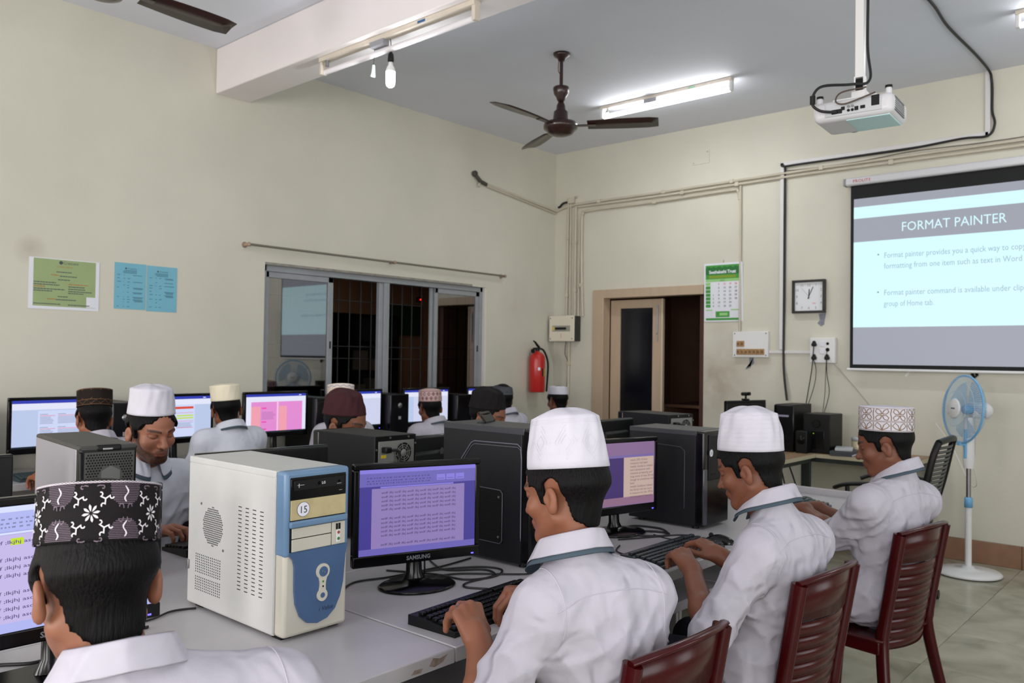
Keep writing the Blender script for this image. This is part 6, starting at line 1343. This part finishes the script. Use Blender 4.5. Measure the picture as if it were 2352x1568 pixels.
# ------------------------------------------------------------------ caps
def make_cap(m, zb=.048, h=.085, tilt=0.0, top=.95, dome=.012, rx=.0815, ry=.1005, cy=-.011, wr=.0015, deco=None, roll=0.0, bulge=0.0, peak=0.0, edge=.18, seed=0, folds=7, name='cap'):
    """a tall brimless cap; returns a function that dresses a head; deco(stroke, S, add) draws its embroidery"""
    def dress(o, H, R):
        rng = random.Random(seed); ph = [rng.random() * 6.28 for _ in range(4)]
        ct, st = math.cos(tilt), math.sin(tilt)
        def wob(a, v): return wr * (math.sin(folds * a + ph[0] + 3 * v) * (.3 + v) + .7 * math.sin(2 * folds * a + ph[1] - 4 * v)) * math.sin(min(1, v * 1.3) * 2.2)
        def loc(x, y, z):
            y2, z2 = y * ct - z * st, y * st + z * ct
            x3, z3 = x * math.cos(roll) + z2 * math.sin(roll), z2 * math.cos(roll) - x * math.sin(roll)
            return Vector(H + R @ np.array([x3, y2 + cy, z3 + zb]))
        def S(a, v, off=0.0):      # a: angle, 0 = nape seen from behind, growing to the wearer's right; v: 0 hem .. 1 crown edge
            s = 1 + (top - 1) * v + bulge * math.sin(PI * v) + wob(a, v) / rx
            X, Y = math.sin(a), -math.cos(a)
            return loc((rx * s + off) * X, (ry * s + off) * Y, h * v)
        n = 72; rows = 12; b = MB(); V = []; F = []
        for j in range(rows + 1):
            for i in range(n): V.append(S(2 * PI * i / n, j / rows))
        rc = 8
        for j in range(1, rc + 1):
            t = j / rc; q = math.cos(t * PI / 2) if edge > .5 else 1 - t
            rr = max(0.0, 1 - t) if edge <= .5 else q
            for i in range(n):
                a = 2 * PI * i / n; s = (top + wob(a, 1) / rx) * rr
                zz = h + (dome * (1 - rr ** 2) if edge <= .5 else dome * math.sin(t * PI / 2)) + wr * 1.6 * math.sin(3 * a + ph[2]) * math.sin(PI * t) + peak * max(0, 1 - abs(rr * math.sin(a + .0)) * 2.2) * math.sin(PI * min(1, t * 1.0) / 2) * (1 if peak else 0)
                V.append(loc(rx * s * math.sin(a), -ry * s * math.cos(a), zz))
        tot = rows + rc
        for j in range(tot):
            for i in range(n): F.append((j * n + i, j * n + (i + 1) % n, (j + 1) * n + (i + 1) % n, (j + 1) * n + i))
        b.raw(m, V, F, None, True)
        ob = b.build(name, o); sm = ob.modifiers.new('thickness', 'SOLIDIFY'); sm.thickness = .002; sm.offset = -1
        if deco:
            acc = {}
            R0 = (rx + ry) / 2
            def stroke(mm, pts, wd, off=.0009, close=False):   # pts in (arc length m, height m)
                bb = acc.setdefault(mm, MB()); P_ = [Vector((x, z)) for x, z in pts]
                if close: P_.append(P_[0])
                ws = wd if hasattr(wd, '__len__') else [wd] * len(P_)
                L = []
                for i, p in enumerate(P_):
                    d = P_[min(i + 1, len(P_) - 1)] - P_[max(i - 1, 0)]; d = d.normalized() if d.length > 0 else Vector((1, 0)); nn = Vector((-d.y, d.x)) * ws[i] / 2
                    L.append((p + nn, p - nn))
                VV = [S(q.x / R0, q.y / h, off) for pr in L for q in pr]
                bb.raw(mm, VV, [(2 * i, 2 * i + 1, 2 * i + 3, 2 * i + 2) for i in range(len(P_) - 1)], None, True)
            def fill(mm, poly, off=.0006):
                bb = acc.setdefault(mm, MB()); VV = [S(x / R0, z / h, off) for x, z in poly]; bb.raw(mm, VV, [tuple(range(len(VV)))], None, True)
            deco(stroke, fill, 2 * PI * R0, h)
            for mm, bb in acc.items(): bb.build('embroidery', ob)
    dress.hem = (zb, tilt)
    return dress
def curl2(x, z, r, a0, turns, n=9, s=1):   # a spiral hook
    return [(x + s * r * (1 - .6 * i / n) * math.cos(a0 + turns * i / n), z + r * (1 - .6 * i / n) * math.sin(a0 + turns * i / n)) for i in range(n + 1)]
WTH = mat('white_thread', (225, 220, 226), rough=0.6); GTH = mat('mauve_thread', (120, 104, 118), rough=0.7); BRT = mat('bronze_thread', (118, 88, 42), rough=0.5)
def deco_black(stroke, fill, C, h):
    nS = 6; U = C / nS
    for k in range(nS):
        x0 = (k + .5) * U + .003
        zc = h * .47
        for p in range(8):          # eight-petalled flower
            a = p * PI / 4 + .2; L = .0125
            pet = [(x0 + math.cos(a) * L * t - math.sin(a) * w_, zc + math.sin(a) * L * t + math.cos(a) * w_) for t, w_ in ((.18, 0), (.45, .0012), (.75, .0017), (1, 0), (.75, -.0017), (.45, -.0012))]
            fill(WTH, pet, .0011)
        for sx in (-1, 1):
            for sz in (-1, 1):      # three-armed scroll at each corner of the flower
                cx, cz = x0 + sx * .0185, zc + sz * .0195
                for a in (0.6, 2.7, 4.7):
                    a2 = a if sx * sz > 0 else PI - a
                    ex, ez = cx + .008 * math.cos(a2), cz + .008 * math.sin(a2)
                    pts = [(cx, cz), (cx + .004 * math.cos(a2), cz + .004 * math.sin(a2)), (ex, ez)] + [(ex + .0028 * math.cos(a2 + 1.9 + t * .9) - .0028 * math.cos(a2 + 1.9), ez + .0028 * math.sin(a2 + 1.9 + t * .9) - .0028 * math.sin(a2 + 1.9)) for t in range(1, 5)]
                    stroke(WTH, pts, .0017, .0013)
                hx, hz = x0 + sx * .010, zc + sz * .037   # hooks by the rims
                stroke(GTH, [(hx - sx * .004, hz), (hx, hz + sz * .001), (hx + sx * .004, hz + sz * .0005)] + curl2(hx + sx * .004, hz - sz * .002, .003, sz * PI / 2, -sz * sx * 4.0, 8), .0013, .0012)
        xs = k * U + .003           # stippled mauve panels between the flowers
        for (z0, z1, s) in ((.002, .030, 1), (h - .031, h - .002, -1)):
            nx = 11
            for i in range(-nx, nx + 1):
                for j in range(12):
                    x = i * .0021 + (j % 2) * .001; z = z0 + (z1 - z0) * (j + .5) / 12
                    edge_ = (j + .5) / 12 if s > 0 else 1 - (j + .5) / 12
                    if abs(x) > .0225 * math.sqrt(max(0, 1 - (edge_ * .95) ** 3)): continue
                    fill(GTH, [(xs + x - .0008, z - .0005), (xs + x + .0008, z - .0005), (xs + x + .0008, z + .0005), (xs + x - .0008, z + .0005)], .0006)
            zm = (z0 + z1) / 2
            stroke(WTH, [(xs + .0025 * math.sin(t * .75 + (0 if s > 0 else 3)), zm - .011 + .0022 * t) for t in range(11)], [.0012, .0018, .0024, .002, .0016, .0016, .002, .0024, .002, .0016, .0010], .0014)
            for sx in (-1, 1):      # paired hooks at the middle of the seam
                zz = zc + (-1 if s > 0 else 1) * .006
                stroke(GTH, [(xs + sx * .003, zz), (xs + sx * .0035, zz + (-.004 if s > 0 else .004)), (xs + sx * .006, zz + (-.0065 if s > 0 else .0065)), (xs + sx * .009, zz + (-.005 if s > 0 else .005)), (xs + sx * .0095, zz + (-.002 if s > 0 else .002))], .0013, .0012)
    for z in (h - .0008,): stroke(GTH, [(C * i / 90, z) for i in range(91)], .0012, .001)
    nz = 96
    for s in (0, 1): stroke(WTH, [(C * i / nz, h * .992 + .0022 * ((i + s) % 2)) for i in range(nz + 1)], .0006, .0012)
def deco_bronze(stroke, fill, C, h):
    n = 10; U = C / n
    for z in (.004, h * .40, h * .44, h - .004): stroke(BRT, [(C * i / 80, z) for i in range(81)], .0014)
    for k in range(n):
        x0 = (k + .5) * U; zc = h * .70; A = U * .44; B = h * .24
        for sx in (-1, 1):
            for sz in (-1, 1):
                stroke(BRT, [(x0 + sx * .0015, zc + sz * .0026), (x0 + sx * A * .55, zc + sz * B * .12), (x0 + sx * A * .85, zc + sz * B * .5), (x0 + sx * A * .7, zc + sz * B * .95), (x0 + sx * A * .3, zc + sz * B * .8), (x0 + sx * A * .12, zc + sz * B * .45)], .0029, .001, True)
        stroke(BRT, [(x0 - U / 2 + .0012 * math.sin(t), zc - B + 2 * B * t / 8) for t in range(9)], .0029)
        zc = h * .22; B = h * .15
        for sx in (-1, 1):
            stroke(BRT, [(x0, zc - B), (x0 + sx * A * .6, zc - B * .5), (x0 + sx * A * .95, zc + B * .2), (x0 + sx * A * .6, zc + B), (x0 + sx * A * .2, zc + B * .3)], .0029, .001, True)
        stroke(BRT, [(x0 - U / 2, zc - B), (x0 - U / 2, zc + B)], .0026)
STITCH = mat('white_stitching', (194, 192, 202), rough=0.8)
def deco_quilt(stroke, fill, C, h):
    for z in (.003, .006, .009, .012, h - .006, h - .010, h - .014): stroke(STITCH, [(C * i / 90, z) for i in range(91)], .0008, .0006)
    n = 9; U = C / n
    for k in range(n):
        x0 = (k + .5) * U
        for s in (.42, .30, .18): stroke(STITCH, [(x0 - U * s, h * .5), (x0, h * .5 - h * s * .8), (x0 + U * s, h * .5), (x0, h * .5 + h * s * .8)], .0007, .0006, True)
def deco_lines(stroke, fill, C, h):
    for j in range(9): stroke(STITCH, [(C * i / 72, .003 + (h - .006) * j / 8 + .0012 * math.sin(i * 1.1 + j)) for i in range(73)], .0009, .0006)
ORT = mat('copper_thread', (120, 78, 36), rough=0.5)
def deco_copper(stroke, fill, C, h):
    for z in (.003, h * .33, h - .003): stroke(ORT, [(C * i / 60, z) for i in range(61)], .0016)
    n = 12; U = C / n
    for k in range(n):
        stroke(ORT, [(k * U, h * .36), ((k + 1) * U, h * .94)], .0013); stroke(ORT, [((k + 1) * U, h * .36), (k * U, h * .94)], .0013)
        stroke(ORT, [(k * U, .006), ((k + .5) * U, h * .30), ((k + 1) * U, .006)], .0013)
BLT = mat('blue_thread', (70, 84, 150), rough=0.6); PCH = mat('peach_thread', (214, 180, 150), rough=0.7)
def deco_wave(stroke, fill, C, h):
    for z in (.22, .80): stroke(BLT, [(C * i / 150, h * z + .004 * math.sin(i * 2 * PI * 13 / 150)) for i in range(151)], .0024)
    for k in range(26):
        x0 = C * k / 26
        for z in (.42, .60): stroke(PCH, [(x0 - .004, h * z), (x0, h * z + .005), (x0 + .004, h * z), (x0, h * z - .005)], .0022, .0009, True)
MAU = mat('rose_thread', (136, 96, 98), rough=0.7)
def deco_diamond(stroke, fill, C, h):
    n = 16; U = C / n
    for z in (.003, h - .003): stroke(MAU, [(C * i / 60, z) for i in range(61)], .004)
    for k in range(n):
        for z0, d in ((.30, 0), (.70, .5)):
            x0 = (k + d) * U; fill(MAU, [(x0 - U * .40, h * z0), (x0, h * (z0 - .20)), (x0 + U * .40, h * z0), (x0, h * (z0 + .20))], .0008)
GRT = mat('grey_thread', (108, 112, 118), rough=0.8)
def deco_rib(stroke, fill, C, h):
    for j in range(7): stroke(GRT, [(C * i / 60, .004 + (h - .008) * j / 6) for i in range(61)], .0022 if j == 0 else .0012)
CAPW = cloth_mat('white_cap_cotton', (202, 200, 210), crease=.25); CAPK = cloth_mat('black_cap_cloth', (20, 17, 19)); CAPI = cloth_mat('ivory_cap_cloth', (232, 224, 200)); CAPM = cloth_mat('maroon_cap_cloth', (60, 30, 34))
CAPN = cloth_mat('brown_black_cap_cloth', (30, 22, 18)); CAPR = cloth_mat('pale_rose_cap_cloth', (196, 170, 166)); CAPG = cloth_mat('slate_cap_cloth', (62, 66, 72)); CAPV = cloth_mat('cream_cap_cloth', (226, 214, 204))
# ------------------------------------------------------------------ the people
D = math.radians
# the student in the embroidered black cap
build_person('student in an embroidered black cap seen from behind at the lilac monitor', None, (.512, 1.254, 1.118), D(78), D(14), D(1), (.522, 1.185, .995), face_yaw=D(86), sh=[(.390, 1.210, .905), (.735, 1.118, .915)], el=[(.39, 1.33, .70), (.81, 1.28, .70)], wr=[(.54, 1.58, .80), (.73, 1.54, .80)],
             pelvis=(.64, 1.04, .54), res=.004, sres=.007, skin=(138, 90, 68), cap=make_cap(CAPK, zb=.050, h=.080, roll=.09, tilt=.03, top=.985, dome=.012, deco=deco_black, wr=.0006, edge=.1), trim=False, seam=True, wr_amp=1.6, seed=1, hair_t=.010, lean=.05)
# the student with the silver ring
build_person('student in a tall white quilted cap typing with a silver ring on the hand', None, (1.500, 1.147, 1.150), D(72), D(14), D(3), (1.482, 1.112, 1.012), face_yaw=D(92), sh=[(1.385, 1.125, .905), (1.655, 1.035, .900)], el=[(1.285, 1.20, .685), (1.80, 1.17, .70)], wr=[(1.405, 1.326, .785), (1.735, 1.408, .818)],
             hd=[(.025, .07, .070), (-.075, .048, .010)], handup=[(-.12, -.7, .7), (.0, .0, 1)], hsize=1.08, pelvis=(1.615, 1.09, .54), res=.0035, sres=.006, skin=(136, 86, 63), curl=(1.0, .65, .45), thumbs=(.6, .2), cap=make_cap(CAPW, zb=.050, h=.114, tilt=.12, top=.82, dome=.022, deco=deco_quilt, wr=.0016, bulge=.025, seed=2, edge=.3), seed=2, seam=True, wr_amp=1.25, ring=True, sleeve=.97)
# the student beside the round-stickered tower
build_person('student in a plain white cap bending over the dark slate keyboard', None, (2.366, 1.108, 1.130), D(80), D(20), D(0), (2.395, 1.055, 1.018), face_yaw=D(93), sh=[(2.27, 1.045, .890), (2.572, 1.01, .890)], el=[(2.15, 1.13, .675), (2.68, 1.13, .69)], wr=[(2.355, 1.305, .79), (2.545, 1.295, .795)],
             hd=[(.055, .085, .045), (.02, .10, .045)], handup=[(-.2, -.35, .9), (0, -.3, .95)], pelvis=(2.445, 1.08, .54), res=.004, sres=.007, skin=(122, 75, 55), curl=(.75, .7, .45), thumbs=(.6, .3), cap=make_cap(CAPW, zb=.050, h=.110, tilt=.30, top=.82, dome=.022, deco=deco_lines, wr=.0026, bulge=.03, seed=5, edge=.3), seed=3, seam=True, wr_amp=1.2, sleeve=1.05)
# the student in the bronze patterned cap
build_person('student in a white cap with bronze motifs leaning back at the desk end', None, (3.372, 1.027, 1.138), D(86), D(16), D(0), (3.405, .985, 1.022), face_yaw=D(97), sh=[(3.23, 1.05, .910), (3.54, .945, .905)], el=[(3.325, 1.205, .765), (3.62, 1.16, .73)], wr=[(3.465, 1.395, .825), (3.68, 1.42, .80)],
             pelvis=(3.40, 1.05, .54), res=.0045, sres=.007, skin=(116, 71, 52), cap=make_cap(CAPW, zb=.050, h=.092, tilt=.28, top=.99, dome=.004, deco=deco_bronze, wr=.0004, edge=.1), seed=4, seam=True, wr_amp=1.2, sleeve=1.12)
# the bearded man
build_person('bearded man in a white cap looking down over the far desk', None, (1.462, 3.120, 1.158), D(272), D(16), D(2), (1.475, 3.205, 1.028), face_yaw=D(274), sh=[(1.630, 3.20, .945), (1.320, 3.19, .945)], el=[(1.75, 3.08, .70), (1.22, 3.08, .70)], wr=[(1.68, 2.93, .795), (1.405, 2.985, .79)],
             hd=[(-.03, -.1, .01), (.055, -.09, .03)], pelvis=(1.49, 3.27, .54), res=.003, sres=.007, skin=(154, 101, 79), beard=.95, shirt=SHIRT_B, cap=make_cap(CAPW, zb=.060, h=.096, tilt=.22, top=.86, dome=.014, deco=None, wr=.0018, seed=9, edge=.3), seed=5, sleeve=1.2)
build_person('man in a maroon cap behind the tower with the fan grille', None, (2.366, 3.112, 1.136), D(272), D(14), D(3), (2.38, 3.195, 1.015), face_yaw=D(292), res=.0045, sres=.009, skin=(126, 80, 58), cap=make_cap(CAPM, zb=.042, h=.082, rx=.086, ry=.106, tilt=.20, top=.80, dome=.026, wr=.003, seed=3, peak=.012, edge=.9), seed=6)
build_person('man in a black cap behind the tall black tower', None, (3.31, 3.09, 1.128), D(272), D(14), D(3), (3.32, 3.17, 1.0), face_yaw=D(290), res=.005, sres=.009, skin=(132, 86, 64), cap=make_cap(CAPK, zb=.045, h=.080, rx=.086, ry=.106, tilt=.18, top=.82, dome=.026, wr=.003, seed=4, peak=.010, edge=.9, name='cap'), seed=7)
G_ = 'students at the window row'
for lab, H_, fy, pit, rol, cp, sk, sd, sh_ in (
    ('student in a copper-stitched brown cap at the two-column page', (1.768, 4.404, 1.112), 84, 14, 3, make_cap(CAPN, zb=.052, h=.085, tilt=.05, top=1.01, dome=-.004, deco=deco_copper, wr=.0006, edge=.1), (140, 86, 60), 11, SHIRT),
    ('student in an ivory cap facing the orange banner page', (2.503, 4.405, 1.132), 74, 8, -4, make_cap(CAPI, zb=.046, h=.088, tilt=.10, top=1.0, dome=.008, wr=.0012, edge=.1), (128, 78, 54), 12, SHIRT_B),
    ('student in a blue wave cap half hidden behind the maroon cap', (3.305, 4.40, 1.126), 82, 16, 6, make_cap(CAPV, zb=.048, h=.078, tilt=.12, top=1.01, dome=.004, deco=deco_wave, wr=.0005, edge=.1), (130, 80, 56), 13, SHIRT),
    ('student in a rose diamond patterned cap facing a blank page', (4.107, 4.40, 1.082), 70, 10, -2, make_cap(CAPR, zb=.044, h=.078, tilt=.16, top=.96, dome=.014, deco=deco_diamond, wr=.0005, edge=.2), (124, 76, 52), 14, SHIRT),
    ('student in a slate knitted cap behind the black cap', (4.885, 4.40, 1.115), 80, 14, 0, make_cap(CAPG, zb=.046, h=.052, tilt=.30, top=.88, dome=.020, deco=deco_rib, wr=.0005, edge=.4), (110, 70, 50), 15, SHIRT),
    ('student in a small white cap near the corner of the room', (5.60, 4.40, 1.090), 72, 10, 0, make_cap(CAPW, zb=.050, h=.062, tilt=.16, top=.93, dome=.010, deco=None, wr=.0008, edge=.2), (120, 74, 52), 16, SHIRT)):
    build_person(lab, G_, H_, D(88), D(pit), D(rol), (H_[0] + .005, H_[1] - .055, H_[2] - .125), face_yaw=D(fy), res=.006, sres=.010, skin=sk, cap=cp, seed=sd, shirt=sh_)
